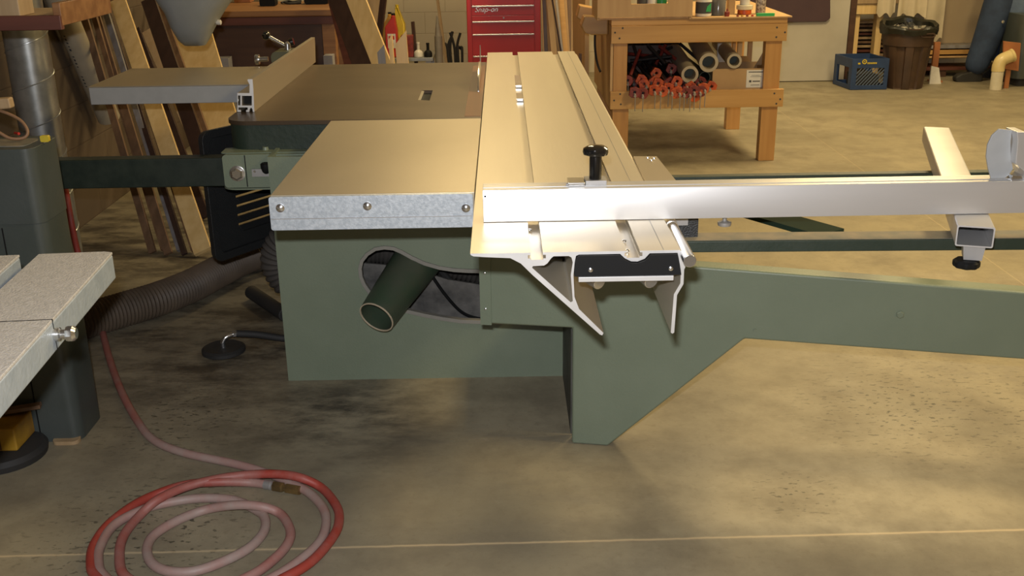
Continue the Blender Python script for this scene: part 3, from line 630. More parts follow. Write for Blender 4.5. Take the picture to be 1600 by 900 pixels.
# ------------------------------------------------------------------ red air hose coil
def cp(x, y, z=0.0135): return AZ(100+x/3.2, 680+y/3.2, z)
def fl(x, y, z=0.0135): return AZ(x, y, z)
r = .0125
path = []
def seg(pts, d, z=r):
    for x, y in pts: path.append((cp(x,y,z), d))
for (x, y, zz, d) in ((98,280,.50,.3),(104,305,.42,.1),(112,350,.30,.0),(121,392,.2,.0),(136,440,.08,.0),(150,483,.016,.1)):
    path.append((AZ(x,y,zz), d))
for (x, y, d) in ((158,510,.3),(171,560,.35),(190,612,.4),(215,658,.5)): path.append((fl(x,y), d))
seg([(450,25),(600,88),(850,142),(1010,188),(1130,238),(1230,292),(1298,370),(1310,450),(1280,530),(1200,610),(1060,704)], .8)
seg([(850,790),(560,830),(330,800)], .6); seg([(200,704),(172,640),(180,560),(250,450),(400,370)], .75)
seg([(550,332),(700,315),(850,325)], .9); seg([(950,368),(1002,410),(1000,480),(930,560),(800,630),(650,680),(520,680),(440,640),(415,570),(450,500),(560,430),(700,375)], .85)
seg([(850,350),(980,356)], .8, r*2.6); seg([(1080,392),(1130,470),(1120,540),(1050,620),(930,704),(720,780),(460,775)], .55)
seg([(305,704),(277,600),(300,500),(380,400)], .35); seg([(470,322),(600,262),(750,222),(900,200)], .3, r*2.6)
seg([(1050,194),(1180,212)], .1, r*3.0); seg([(1290,265),(1360,350),(1376,420),(1350,500),(1250,620),(1120,704),(900,800),(560,850),(300,800)], .05)
seg([(160,704),(135,640),(150,550),(220,450),(350,350),(480,288)], .0); seg([(620,246),(780,234)], .2, r*2.2); seg([(930,236)], .7); seg([(1015,247)], .8)
P = catmull([p for p, d in path], 7); D = []
for i in range(len(path)-1): D += [path[i][1]+(path[i+1][1]-path[i][1])*k/7 for k in range(7)]
D.append(path[-1][1])
mb = MB().tube(P, r, 12); mb.att = [d for d in D for _ in range(12)]
m, nt, pr = basemat('dusty_red_rubber'); at = nd(nt, 'ShaderNodeAttribute', attribute_name='dust'); v = coords(nt)
f = math_(nt, 'ADD', at.outputs['Fac'], math_(nt, 'MULTIPLY', math_(nt,'SUBTRACT', noise(nt, v, 14, 5, .7), .5), .9), True)
nt.links.new(mix(nt, f, (.32,.045,.03), (.33,.255,.225)), pr.inputs['Base Color']); pr.inputs['Roughness'].default_value = .55
hose = mb.build('air_hose', m, None, label='red rubber air hose coiled on the floor in front of the saw', cat='hose')
a, b = cp(1005,246), cp(1180,276); dd_ = b-a
fi = MB().lathe([(.0135,0),(.0135,.02*1),(.011,.022),(.011,.026)], a, 16, dd_).build('crimp_sleeve', 'steel_d', hose)
MB().lathe([(.013,.027),(.015,.030),(.015,.055),(.011,.058),(.011,.066),(.014,.068),(.014,dd_.length),(.009,dd_.length+.001)], a, 6, dd_).build('brass_coupler', 'brass', hose)

# ------------------------------------------------------------------ flexible dust hose, disc foot, dark offcut
fh = [AZ(120,505,.065),AZ(165,492,.065),AZ(205,480,.066),AZ(250,466,.067),AZ(300,446,.067),AZ(350,420,.067),AZ(400,398,.067),(-.85,4.75,.067),(-.6,5.0,.067)]
ribbed(fh, .066, .015, .0035).build('flexible_dust_hose', 'flex', None, label='grey ribbed dust hose lying on the floor left of green cabinet', cat='dust hose')
dc = AZ(350,550)
df = thing('round_floor_pad', 'black round pad with chrome elbow on the floor left of the saw', 'pad', dc)
MB().lathe([(.072,0),(.078,.004),(.078,.016),(.068,.022),(.05,.018),(.03,.018),(.0,.019)], dc, 40).build('rubber_pad', 'rubber', df)
MB().tube(catmull([dc+V((0,0,.018)), dc+V((.0,0,.04)), dc+V((.012,.006,.056)), dc+V((.035,.02,.062))], 5), .0085, 14).build('elbow_fitting', 'steel', df)
e0 = dc+V((.033,.019,.062)); MB().lathe([(.0125,0),(.0125,.016)], e0, 6, (1,.5,0)).build('hose_nut', 'steel', df)
MB().tube(catmull([e0+V((.012,.006,0)), e0+V((.08,.03,-.015)), e0+V((.18,.06,-.045)), e0+V((.29,.075,-.049))], 6), .0135, 12).build('black_hose', 'rubber', df)
a, b = AZ(392,456,.03), AZ(446,492,.03)
MB().cyl((a.x,a.y,.03),(b.x+.0,b.y,.03), .028, n=18).build('rubber_bung_hose', 'rubber', None, bevel=.004, label='short thick black hose end on the floor by cabinet corner', cat='hose')

# ------------------------------------------------------------------ duct, shelf, hood, tube at the left wall
du = thing('spiral_duct', 'vertical galvanised spiral duct by the left wall behind the band saw', 'duct', (-2.0,4.5,0))
MB().cyl((-2.0,4.5,0),(-2.0,4.5,3.8), .088, n=40).build('duct_pipe', 'galv', du)
hx_ = []
for k in range(0, 40*22+1):
    a = 2*math.pi*k/40; hx_.append(V((-2.0+.0885*math.cos(a), 4.5+.0885*math.sin(a), .03+.17*k/40)))
MB().tube(hx_, .0028, 6).build('spiral_seam', 'galv', du)
sh = thing('wall_shelf', 'wooden shelf box with dark red-brown front at the top left corner', 'shelf', (-1.8,3.5,1.2))
p = AY(97,47,3.35); q = AY(97,24,3.35)
MB().box(XL+.002,p.x,3.35,3.375,p.z,q.z).build('front_board', 'redwood', sh, bevel=.003)
MB().box(XL+.002,p.x-.05,3.376,3.72,q.z-.02,q.z-.005).build('shelf_board', 'tan', sh)
MB().box(XL+.002,p.x-.14,3.39,3.50,q.z-.005,q.z+.05).build('inner_slat', 'tan', sh, bevel=.004)
MB().bar((p.x-.012,3.36,q.z+.002),(p.x-.012,3.80,q.z+.002),.026,.07).build('end_board', 'benchedge', sh, bevel=.003)
MB().box(XL+.002,XL+.05,3.35,3.8,p.z-.3,p.z-.001).build('shelf_bracket', 'redwood', sh)
# cardboard tube leaning on the wall
a = AX(170,184,-2.11); b = AX(53,-90,-2.128)
tub = MB().cyl(a, b, .058, n=32).build('cardboard_tube', 'tube', None, label='long pale cardboard tube leaning on the wall next to the duct', cat='tube')
d = (b-a).normalized(); m0 = a.lerp(b, .3); vw = (CAM-m0).normalized(); vw = (vw-d*vw.dot(d)).normalized(); lf = vw.cross(d)
if lf.x > 0: lf = -lf
mb = MB()
for k in range(16):
    if k in (4,5,10): continue
    c_ = a+d*(.26+k*.021)+(vw*.70+lf*.72).normalized()*.0578; h2 = .006+.003*(k%3)
    mb.bar(c_-lf*0-d*h2*.5, c_+d*h2*.5, .009+.002*(k%2), .0012, tuple((lf*.70-vw*.72)))
mb.build('faded_print', 'ink', tub)
# hanging hood
YH = 4.95
def hh_(x, y): p = AY(x, y, YH); return (p.x, p.z)
rings = [((289,312,321,288),71,.03),((281,309,326,280),62,.075),((270,305,336,268),40,.12),((262,302,349,256),18,.15),((250,295,362,248),0,.17),((215,280,405,215),-60,.2),((160,250,470,160),-160,.24)]
mb = MB(); n = 28
for (xa,xm,xb,_), y, dep in rings:
    l, zc = hh_(xa,y); rr, _z = hh_(xb,y); cx = (l+rr)/2; hw = (rr-l)/2
    for k in range(n):
        a = 2*math.pi*k/n; ca, sa = math.cos(a), math.sin(a)
        sx1 = abs(ca)**.6*(1 if ca > 0 else -1); sy1 = abs(sa)**.75*(1 if sa > 0 else -1)
        mb.v.append(V((cx+hw*sx1, YH+dep*sy1, zc)))
for i in range(len(rings)-1): mb.f += [(i*n+k, i*n+(k+1)%n, (i+1)*n+(k+1)%n, (i+1)*n+k) for k in range(n)]
mb.f.append(tuple(range(n))[::-1]); mb.f.append(tuple((len(rings)-1)*n+k for k in range(n)))
hd = mb.build('machine_hood', 'hood', None, label='pale grey tapered metal hood hanging above the grey side table', cat='hood', bevel=.006)
hb = hh_(300,-160); MB().cyl((hb[0],YH,hb[1]),(hb[0],YH,ZC), .06).build('hanger_pipe', 'galv', hd)
p = AY(338,35,YH); MB().lathe([(.010,0),(.012,.008),(.012,.02),(.006,.024)], p, 16, (1,0,0)).build('hood_knob', 'white', hd)

# ------------------------------------------------------------------ boards leaning on the left wall
def board(px_b, py_b, px_t, py_t, w, t, mat, label, zt=None, xw=-2.10, name='leaning_board', ybias=0, group=None, dy=0.0):
    """bottom edge on floor, top against the wall at x=xw, extended upward"""
    b = AZ(px_b, py_b, 0.0); q = AX(px_t, py_t, xw); b.y += dy; q.y += dy; d = (q-b).normalized()
    top = b+d*((zt-b.z)/d.z) if zt else q
    side = V((1,0,0)); side = V((.86,-.5,0)) if ybias else V((1,-.25,0))
    sd = (side-d*side.dot(d)).normalized()
    lift = abs(sd.z)*w/2+.0+abs(d.cross(sd).z)*t/2
    return MB().bar(b+d*(lift/d.z), top, w, t, tuple(sd)).build(name, mat, None, label=label, cat='board', bevel=.0015, group=group)
LB = [ # bottom px, top px, width, thick, material, label
 (240,399,124,0,.040,.02,'brownb','brown board farthest left of those leaning on the wall'),
 (253,400,134,0,.030,.03,'midb','narrow tan board between two brown boards in the left group'),
 (265,402,143,0,.045,.02,'brownb','second brown board leaning just left of grey-striped moulding'),
 (279,402,154,0,.034,.03,'greyb','grey-striped moulding leaning near the wide yellow board'),
 (290,402,163,0,.030,.02,'darkb','slim dark strip between grey-striped moulding and yellow board'),
 (302,403,172,0,.035,.03,'midb','slim tan strip leaning against edge of wide yellow board'),
]
for i_, (bx, by, tx, ty, w_, t_, mt_, lb) in enumerate(LB):
    board(bx, by, tx, ty, w_*.9, t_*.8, mt_, lb, xw=-2.14, dy=.05*(i_%2))
board(321,404,184,0,.085,.022,'pine','wide yellow pine board leaning left of the louvred door',xw=-2.1)
board(345,330,232,0,.085,.03,'darkb','dark brown moulding leaning between two yellow boards',xw=-2.1)
board(362,318,248,0,.03,.03,'brownb','slim brown edging leaning beside the big yellow sheet',xw=-2.1)
board(372,300,284,0,.25,.018,'pine','widest yellow plywood sheet leaning behind the rip fence',xw=-2.0,name='plywood_sheet')
board(324,345,213,46,.045,.02,'darkb','short dark board leaning between yellow boards, sharp top end',xw=-2.1)
board(352,322,230,48,.07,.015,'pinel','short pale board standing behind the dark short board',xw=-2.13)

# ------------------------------------------------------------------ brown workbench at the back left
ZB = .9
bA = AZ(330,22,ZB); bB = AZ(520,14,ZB); YBn = bB.y
bb = thing('brown_workbench', 'dark brown wooden workbench at the back left with cluttered top', 'workbench', ((bA.x+bB.x)/2, YBn+.4, 0))
x0, x1 = -2.15, bB.x
MB().box(x0,x1+.03,YBn-.02,YBn+.75,ZB-.045,ZB).build('bench_top', 'benchedge', bb, bevel=.008)
MB().box(x0,x1,YBn,YBn+.03,ZB-.10,ZB-.046).build('apron', 'redwood', bb, bevel=.003)
MB().box(x0,x1-.08,YBn+.04,YBn+.06,.12,ZB-.05).build('front_panel', 'darkbench', bb)
for xx in (x0+.04, x1-.09):
    for yy in (YBn+.0, YBn+.62): MB().box(xx,xx+.09,yy+.031 if yy == YBn else yy,yy+.12,0,ZB-.05).build('leg', 'benchedge', bb, bevel=.004)
p = AZ(418,10,ZB); MB().ext([rrect(p.x-.055,p.x+.055,ZB+.001,ZB+.05,.012)], fXZ, p.y, p.y+.10).build('battery_pack', 'black', None, bevel=.003, label='small black box on the brown workbench, left of the cables', cat='box')
p = AZ(494,7,ZB); MB().ext([rrect(p.x-.085,p.x+.085,ZB+.001,ZB+.09,.02)], fXZ, p.y, p.y+.15).build('tool_case', 'black', None, bevel=.004, label='black case at the right end of the brown workbench', cat='case')
p = AZ(455,7,ZB); MB().tube(catmull([p+V((-.07,0,.012)),p+V((-.03,.05,.02)),p+V((.03,.0,.012)),p+V((.06,.05,.02)),p+V((.0,.09,.01)),p+V((-.06,.06,.015)),p+V((-.02,-.02,.01)),p+V((.07,.01,.01))],6), .008, 8).build('power_cord', 'rubber', None, label='tangled dark cord between the two black boxes on the bench', cat='cord')
p = AZ(385,4,ZB); MB().box(p.x-.09,p.x+.03,p.y,p.y+.12,ZB+.001,ZB+.15).build('wooden_box', 'orangeboard', None, bevel=.003, label='small reddish wooden box on the brown workbench next to grey hood', cat='box')
for (xa,xb,ya,yb,lb) in ((338,358,91,106,'grey carton end under the left of the brown workbench'),(505,520,87,100,'grey carton end under the right of the brown workbench')):
    a = AY(xa,ya,YBn-.12); b = AY(xb,yb,YBn-.12); MB().box(a.x,b.x,YBn-.12,YBn-.02,0,a.z).build('grey_carton', M('grey_card',(.30,.29,.30),.8), None, label=lb, cat='box')

# boards leaning right of the brown bench
def stick(a, b, w, t, mat, label, side=(1,-.3,0), name='leaning_board', cat='board', group=None):
    a, b = V(a), V(b); d = (b-a).normalized(); sd = V(side); sd = (sd-d*sd.dot(d)).normalized()
    lift = (abs(sd.z)*w/2+abs(d.cross(sd).z)*t/2)/max(d.z,.2)
    return MB().bar(a+d*lift, b, w, t, tuple(sd)).build(name, mat, None, bevel=.002, label=label, cat=cat, group=group)
def lean(pxm, pym, pxt, pyt, Y0, Y1_, w, t, mat, label, **k):
    """passes through two image points at depths Y0 (low) and Y1_ (high), continued to the floor"""
    a = AY(pxm, pym, Y0); b = AY(pxt, pyt, Y1_); d = (b-a); a0 = a-d*(a.z/d.z); return stick(a0, b+d*.5, w, t, mat, label, **k)
lean(596,98,557,0, 6.2,6.35,.115,.022,'pine','broad light pine board leaning right of the brown workbench')
lean(566,98,537,20, 6.7,6.9,.13,.02,'darkb','dark walnut board leaning behind the broad pine board')
lean(548,98,528,20, 6.95,7.1,.09,.02,'redwood','reddish brown board leaning just right of the workbench leg')
lean(560,60,545,0, 6.6,6.66,.05,.015,'tan','short tan strip lying on the dark walnut board face') if False else None
def upright(px, py, Y, w, t, h0, mat, label, tiltx=0.0, slant=0.0, name='wood_offcut'):
    p = AY(px, py, Y); hgt = p.z; b = V((p.x-tiltx, Y, 0)); d = V((tiltx,0,hgt))
    loop = [(-w/2,0),(w/2,0),(w/2,hgt-(0 if slant>0 else -slant)),(-w/2,hgt-(slant if slant>0 else 0))]
    return MB().ext([loop], lambda u,v,q: V((b.x+u+tiltx*v/hgt, Y+q, v)), 0, t).build(name, mat, None, label=label, cat='board')
upright(625,48,5.6,.062,.02,0,'pinel','pale offcut with slanted top standing behind the brown saw table',-.03,.07)
upright(609,54,5.7,.022,.03,0,'pine','narrow offcut standing left of the slanted pale offcut',-.03,.03)
upright(594,70,5.65,.04,.02,0,'greyb','short greyish offcut leaning beside the broad pine board',-.04,.04)
# long item hanging at the wall: saw-shaped board
a = AY(571,0,9.0); b = AY(598,0,9.0); c_ = AY(590,45,9.0)
MB().ext([[(AY(571,-80,9.0).x,AY(571,-80,9.0).z),(AY(596,-80,9.0).x,AY(596,-80,9.0).z),(AY(597,30,9.0).x,AY(597,30,9.0).z),(AY(588,46,9.0).x,0),(AY(571,46,9.0).x,0)]], fXZ, 9.0,9.03).build('cabinet_door_panel', 'tan', None, label='tan panel with a dark slot standing near the oil jugs', cat='panel')
lean(592,60,599,0,8.8,8.8,.05,.03,'darkb','dark reddish strip standing left of the oil jugs')

# low bench with bottles by the back wall
YS = 9.35
zS = AY(650,90,YS).z
lbn = thing('low_bench', 'low grey-topped bench by the cream wall carrying oil jugs', 'bench', (AY(620,90,YS).x, YS+.2, 0))
xa, xb = AY(560,90,YS).x, AY(677,90,YS).x
MB().box(xa,xb,YS-.02,YS+.5,zS-.03,zS).build('bench_top', 'galv', lbn, bevel=.003)
for xx in (xa+.03, xb-.07):
    for yy in (YS+.02, YS+.42): MB().box(xx,xx+.05,yy,yy+.05,0,zS-.031).build('leg', 'steel_d', lbn)
def jug(x0, x1, yt, Y, mat, label, capmat='black', spout='l', name='oil_jug', lbl=False):
    a = AY(x0,60,Y).x; b = AY(x1,60,Y).x; zt = AY(x0,yt,Y).z; w = b-a; h = zt-zS
    sx0 = a+w*(.15 if spout == 'l' else .55); nw = w*.3
    loop = [(a,zS+.001),(b,zS+.001),(b,zS+h*.62),(sx0+nw,zS+h*.92),(sx0+nw,zS+h*.96),(sx0,zS+h*.96),(sx0,zS+h*.9),(a,zS+h*.7)]
    t = thing(name, label, 'bottle', ((a+b)/2,Y,zS), 'oil jugs on the low bench')
    MB().ext([loop], fXZ, Y, Y+.11).build('jug_body', mat, t, bevel=.012, seg=3)
    MB().cyl((sx0+nw/2,Y+.055,zS+h*.955),(sx0+nw/2,Y+.055,zS+h), nw*.55, n=16).build('cap', capmat, t)
    if lbl:
        l_ = MB().box(a+w*.2,b-w*.15,Y-.0012,Y-.0002,zS+h*.22,zS+h*.55).build('jug_label', 'white', t)
        MB().box(a+w*.27,b-w*.25,Y-.0022,Y-.0013,zS+h*.42,zS+h*.50).box(a+w*.27,b-w*.35,Y-.0022,Y-.0013,zS+h*.28,zS+h*.34).build('label_print', 'oilred', l_)
jug(598,615,20,YS+.16,'oilorg','amber yellow jug behind the red oil jug','black','r')
jug(602,621,22,YS+.02,'oilred','red oil jug with a white label on the low bench','black','r',lbl=True)
jug(617,633,8,YS+.20,'oilyel','tall yellow oil jug with pointed shoulder beside the red one','oilyel','l')
def onS(x0, x1, yt, Y, dep, mat, name, label, cat, bev=.004):
    a = AY(x0,80,Y).x; b = AY(x1,80,Y).x; zt = AY(x0,yt,Y).z; return MB().box(a,b,Y,Y+dep,zS+.001,zt).build(name, mat, None, bevel=bev, label=label, cat=cat)
onS(627,646,56,YS+.03,.1,'redc','red_tin','dark red tin box right of the oil jugs on low bench','tin')
def bottle(cx, x0, x1, yt, yb, Y, mat, label, zb=None, name='spray_bottle', cap='black', parent=None, neck=.35, sh=.6, group=None):
    r_ = (AY(x1,yb,Y).x-AY(x0,yb,Y).x)/2; c = AY(cx,yb,Y); zt = AY(cx,yt,Y).z; zb = c.z if zb is None else zb; h = zt-zb
    t = thing(name, label, 'bottle', (c.x,Y,zb), group)
    MB().lathe([(r_*.9,.001),(r_,.004),(r_,h*sh),(r_*.8,h*(sh+.1)),(r_*neck,h*(sh+.2)),(r_*neck,h*.9)], (c.x,Y,zb), 24).build('bottle_body', mat, t)
    MB().cyl((c.x,Y,zb+h*.9),(c.x,Y,zb+h), r_*neck*1.15, n=16).build('cap', cap, t); return t
bottle(654,648,662,66,88,YS+.04,'white','small white bottle on the low bench by the dark red tin',zS,sh=.3,cap='white')
bottle(669,663,676,67,88,YS+.04,'black','small black bottle at the right end of the low bench',zS,sh=.3)
tb2 = AY(685,96,9.3)
MB().cyl((tb2.x,9.42,0),(tb2.x,9.42,AY(685,56,9.42).z), .035, n=20).cyl((tb2.x,9.42,AY(685,56,9.42).z),(tb2.x-.005,9.42,AY(685,25,9.42).z), .03,.006, n=16).build('caulking_tube', M('grey_tube',(.30,.27,.22),.5), None, label='pale grey caulking tube standing on the floor by the low bench', cat='tube')
lean(696,90,685,10,9.6,9.75,.022,.022,'tan','thin wooden stick leaning on cream wall left of red chest')
lean(648,70,646,46,9.45,9.5,.03,.02,'darkb','short dark stick standing behind the small white bottle')
mb = MB(); 
for k in range(7):
    x = AY(700+k*3.4, 60, 9.9).x; mb.tube(catmull([V((x,9.9,0)),V((x+random.uniform(-.03,.03),9.95,.3)),V((x+random.uniform(-.05,.05),9.97,AY(700,48+random.uniform(0,30),9.97).z))],5), .012, 8)
mb.build('dark_hose_bundle', 'rubber', None, label='dark bundle of hoses standing in the shade left of red chest', cat='hose')

# ------------------------------------------------------------------ red tool chest
YT = 9.1
def tq(x, y): p = AY(x, y, YT); return p.x, p.z
x0 = tq(730,50)[0]; x1 = tq(845,50)[0]; zb = .12
tcb = thing('tool_chest', 'tall red roller tool chest with silver drawer pulls by back wall', 'tool chest', ((x0+x1)/2,YT+.25,0))
MB().box(x0,x1,YT,YT+.5,zb,1.35).build('chest_body', 'red', tcb, bevel=.006)
xl, xr = tq(738,50)[0], tq(835,50)[0]
edges = [tq(785,y)[1] for y in (-60,-20,8,24.5,33,53,86)]
edges = [tq(785,y)[1] for y in (-62,-20,7.5,24,32,52,86)]+[.14]
for i in range(len(edges)-1):
    z1, z0 = edges[i], edges[i+1]
    if z1-z0 < .02: continue
    dr = MB().box(xl,xr,YT-.012,YT-.0005,z0+.002,z1-.002).build('drawer', 'red', tcb, bevel=.002)
    if i in (2,4,5,0,1,6): MB().box(xl+.002,xr-.002,YT-.021,YT-.0125,z1-.014,z1-.003).build('drawer_pull', 'chrome', dr, bevel=.002)
MB().lathe([(.007,0),(.007,.004)], V((tq(787,27.5)[0],YT-.012,tq(787,27.5)[1])), 16, (0,-1,0)).build('lock', 'steel_d', tcb)
tx, tz_ = tq(741.5,18.5); text('brand_badge', 'Snap-on', .060, (tx,YT-.0135,tz_), 'chrome', tcb, .001, .35)
for xx in (x0+.07,x1-.07):
    for yy in (YT+.07,YT+.43): MB().cyl((xx-.02,yy,.06),(xx+.02,yy,.06),.06,n=24).box(xx-.015,xx+.015,yy-.03,yy+.03,.08,.119).build('caster', 'rubber', tcb)
# boards between the chest and the plywood end
def vb(xt, xb_, w, Y, mat, label, ybot=84, **k):
    a = AY(xb_, ybot, Y); b = AY(xt, 0, Y+.12); d = b-a; a0 = a-d*(a.z/d.z); return stick(a0, b+d*.7, w, .02, mat, label, side=(1,0,0), **k)
gp = None
vb(850,853.5,.030,9.30,'greyb','grey metal strip standing tight against the red chest')
vb(851,856,.045,9.45,'tan','first tan board right of the red tool chest')
vb(854.5,860,.038,9.32,'plywood','second board right of the red chest, thin and warm brown')
vb(858,866,.050,9.15,'pinel','pale narrow board crossing in front of the others by the chest')
vb(863,877,.014,9.10,'darkb','thin black strip crossing the boards beside the chest')
vb(868,873,.050,9.35,'tan','broad tan board behind the thin black strip')
vb(869,879,.018,9.2,'paper','thin white strip leaning right of the black strip')
vb(877,884,.045,9.4,'oak','golden board leaning among those right of the chest')
vb(882,887,.040,9.5,'plywood','brown board second from the plywood side panel')
vb(889,891,.042,9.6,'brownb','darker brown board beside the light upright post')
vb(895.5,894.5,.026,9.0,'pinel','light upright post next to the large plywood panel')
vb(871,872,.3,9.9,'tan','wide tan sheet standing behind the row of narrow boards',)

# ------------------------------------------------------------------ birch workbench with clamps
YW = 6.43
def wq(x, y, Y=YW): p = AY(x, y, Y); return p.x, p.z
xl = wq(955,60)[0]; xr = wq(1229,60)[0]
z_top = wq(1100,26)[1]; z_a1 = wq(1100,38.5)[1]; z_a0 = wq(1100,66)[1]; z_r1 = wq(1100,141)[1]; z_r0 = wq(1100,168.5)[1]
DW = 1.15
wb = thing('wooden_workbench', 'birch workbench with open shelf full of clamps at back right', 'workbench', ((xl+xr)/2,YW+.5,0))
MB().box(xl,xr,YW+.005,YW+DW,z_a1+.0005,z_top-.012).build('bench_top', 'oak', wb, bevel=.002)
MB().box(wq(1080,30)[0],xr+.02,YW-.02,YW+DW,z_top-.0115,z_top-.003).build('top_sheet', 'plywood', wb, bevel=.001)
MB().box(xl,xr,YW-.004,YW+.022,z_a0,z_a1).build('front_apron', 'oak', wb, bevel=.002)
MB().box(xl,wq(1224,150)[0],YW-.004,YW+.022,z_r0,z_r1).build('lower_rail', 'oak', wb, bevel=.002)
MB().box(xl,xl+.016,YW+.023,YW+DW,z_r0,z_a1-.0005).build('end_panel', 'plywood', wb)
MB().box(xl+.02,xr-.03,YW+.023,YW+DW-.03,z_r1-.03,z_r1-.012).build('shelf', 'plywood', wb)
lw = .10
for xx in (xl+.018, xr-.018-lw):
    for yy in (YW+.023, YW+DW-.12): MB().box(xx,xx+lw,yy,yy+.07,0,z_r1-.031).box(xx,xx+lw if xx > 1.2 else xx+.085,yy,yy+.07,z_r1-.0305,z_a1-.001).build('leg', 'oakz', wb, bevel=.003)
for x, y in ((973,44),(961,51),(968,60),(1214,43),(1226.5,50.5),(1213,58),(969,147),(959.5,157),(970,163),(1210,146),(1219,155),(1213,162)):
    q = wq(x, y, YW-.004); MB().lathe([(.006,0),(.006,.001)], V((q[0],YW-.004,q[1])), 10, (0,-1,0)).build('screw', 'ink', wb)
# vise jaws on the left end
a = AY(917,27,6.75); b = AY(954,27,6.75)
MB().ext([[(xl-.17,z_a1-.015),(xl-.15,z_a1-.055),(xl-.10,z_a1-.07),(xl-.001,z_a1-.07),(xl-.001,z_top-.014),(xl-.15,z_top-.004)]], fXZ, 6.6,6.75).build('end_vise_jaw', 'oak', wb, bevel=.008)
MB().ext([[(xl-.17,z_a1-.0),(xl-.12,z_a1-.035),(xl-.001,z_a1-.045),(xl-.001,z_top+.0),(xl-.15,z_top+.03)]], fXZ, 7.0,7.15).build('end_vise_jaw', 'oak', wb, bevel=.008)
p0_ = [AY(930.5,42,6.9),AY(929.5,60,6.9),AY(930,78,6.88),AY(933,98,6.85),AY(938,112,6.8)]
MB().tube(catmull(p0_,6), .0075, 8).build('hanging_cable', 'rubber', None, label='black cable hanging down the left side of birch workbench', cat='cable')
q = AY(939,113,6.79); 
# plywood panel / cabinet behind on the left of the bench
xp = AY(897,60,9.2).x
MB().box(xl-.06,xl-.03,7.7,9.2,0,1.6).build('upright_plywood', 'plywood', None, label='large upright plywood panel between the boards and birch workbench', cat='panel')
bx_ = AY(904,82,8.6); MB().ext([[(bx_.x-.04,0),(bx_.x+.03,0),(bx_.x+.03,bx_.z+.05),(bx_.x-.04,bx_.z+.07)]], fXZ, 8.0,8.03).build('small_stop_block', 'brownb', None, label='short brown block standing against the plywood panel', cat='block')
# plywood box on the bench
bxl, bxr = wq(933,10)[0], wq(1081,10)[0]; zt = wq(1000,27,YW-.03)[1]
ho = [wq(985,6), wq(1043,5), wq(1043,-30), wq(985,-30)]
Yb = YW-.03
pb_ = thing('plywood_box', 'plywood box with square opening on the left of birch workbench', 'box', ((bxl+bxr)/2,Yb+.2,z_top-.012))
zz = z_top-.0115
MB().ext([[(bxl,zt),(bxr,zt),(bxr,1.25),(bxl,1.25)], ho[::-1]], fXZ, Yb, Yb+.015).build('front_board', 'plywood', pb_)
MB().box(bxl,bxl+.015,Yb+.016,Yb+.4,zz,1.25).box(bxr-.015,bxr,Yb+.016,Yb+.4,zz,1.25).box(bxl+.016,bxr-.016,Yb+.036,Yb+.4,zz,zz+.012).build('box_sides', 'plywood', pb_)
for k, (xx, mt_, lb) in enumerate(((1003,'ink','dark bottle inside the plywood box opening, left one'),(1018,'white','white bottle with green showing in the plywood box opening'),(1034,'lgreen','green bottle inside the plywood box opening, right one'))):
    c = AY(xx,4,Yb+.12); t = thing('small_bottle', lb, 'bottle', (c.x,Yb+.12,zz+.0125))
    MB().lathe([(.028,0),(.03,.004),(.03,.12),(.012,.15),(.012,.17)], (c.x,Yb+.12,zz+.0125), 20).build('bottle_body', mt_, t); MB().cyl((c.x,Yb+.12,zz+.182),(c.x,Yb+.12,zz+.205),.014,n=14).build('cap','white',t)
# items on the bench top
ZS2 = z_top-.0025
def onb(px, py=None, dy=.12): return V((AY(px, 20, YW+dy).x, YW+dy, ZS2))
c = onb(1099, dy=.06); t = thing('glue_bottle', 'white bottle with green and black label next to plywood box', 'bottle', c)
MB().lathe([(.045,0),(.048,.004),(.048,.17),(.03,.2),(.015,.22),(.015,.25)], c, 30).build('bottle_body', 'white', t)
lb_ = MB().lathe([(.0485,.018),(.0485,.085)], c, 30, caps=False).build('bottle_label', 'ink', t)
MB().ext([[(c.x+.005,ZS2+.03),(c.x+.035,ZS2+.03),(c.x+.035,ZS2+.08),(c.x+.012,ZS2+.06)]], fXZ, c.y-.052,c.y-.049).build('green_patch', 'lgreen', lb_)
c = onb(1122, dy=.1); t = thing('dark_jar', 'dark glass jar between the white bottle and wooden block', 'jar', c)
MB().lathe([(.042,0),(.045,.004),(.045,.10),(.038,.115)], c, 26).build('jar_body', M('smoky_glass',(.10,.10,.10),.15,0,(.16,.15,.14),6), t); MB().cyl(c+V((0,0,.116)),c+V((0,0,.135)),.041,n=26).build('lid','steel_d',t)
c = onb(1142, dy=.16); MB().box(c.x-.02,c.x+.02,c.y-.02,c.y+.05,ZS2,ZS2+.16).build('wood_block', 'card', None, bevel=.002, label='upright tan wooden block beside the dark jar on bench', cat='block')
c = onb(1136, dy=.02); MB().lathe([(.014,0),(.016,.01),(.016,.026),(.006,.03),(.004,.045)], c, 16).build('plastic_stopper', 'redc', None, label='small dark red cap in front of the tan wooden block', cat='cap')
for k, (h0, h1, rr, mt_, lb) in enumerate(((0,.028,.042,'orange','orange sanding disc pack at the bottom of the small stack'),(.0285,.055,.050,'pvcw','pale round pad in the middle of the small stack'),(.0555,.10,.030,'white','small white tub on top of the pale round pad'))):
    c = onb(1163, dy=.14); MB().cyl(c+V((0,0,h0+.0003)), c+V((0,0,h1)), rr, n=28).build('abrasive_disc' if k < 2 else 'small_tub', mt_, None, bevel=.003, label=lb, cat='disc' if k < 2 else 'tub')
c = onb(1188, dy=.16); MB().lathe([(.028,0),(.03,.003),(.031,.14),(.028,.145)], c, 24).build('patterned_tumbler', M('mottled_cup',(.42,.38,.34),.4,0,(.16,.13,.12),90,lo=.45,hi=.55), None, label='mottled grey tumbler standing behind the green marker', cat='cup')
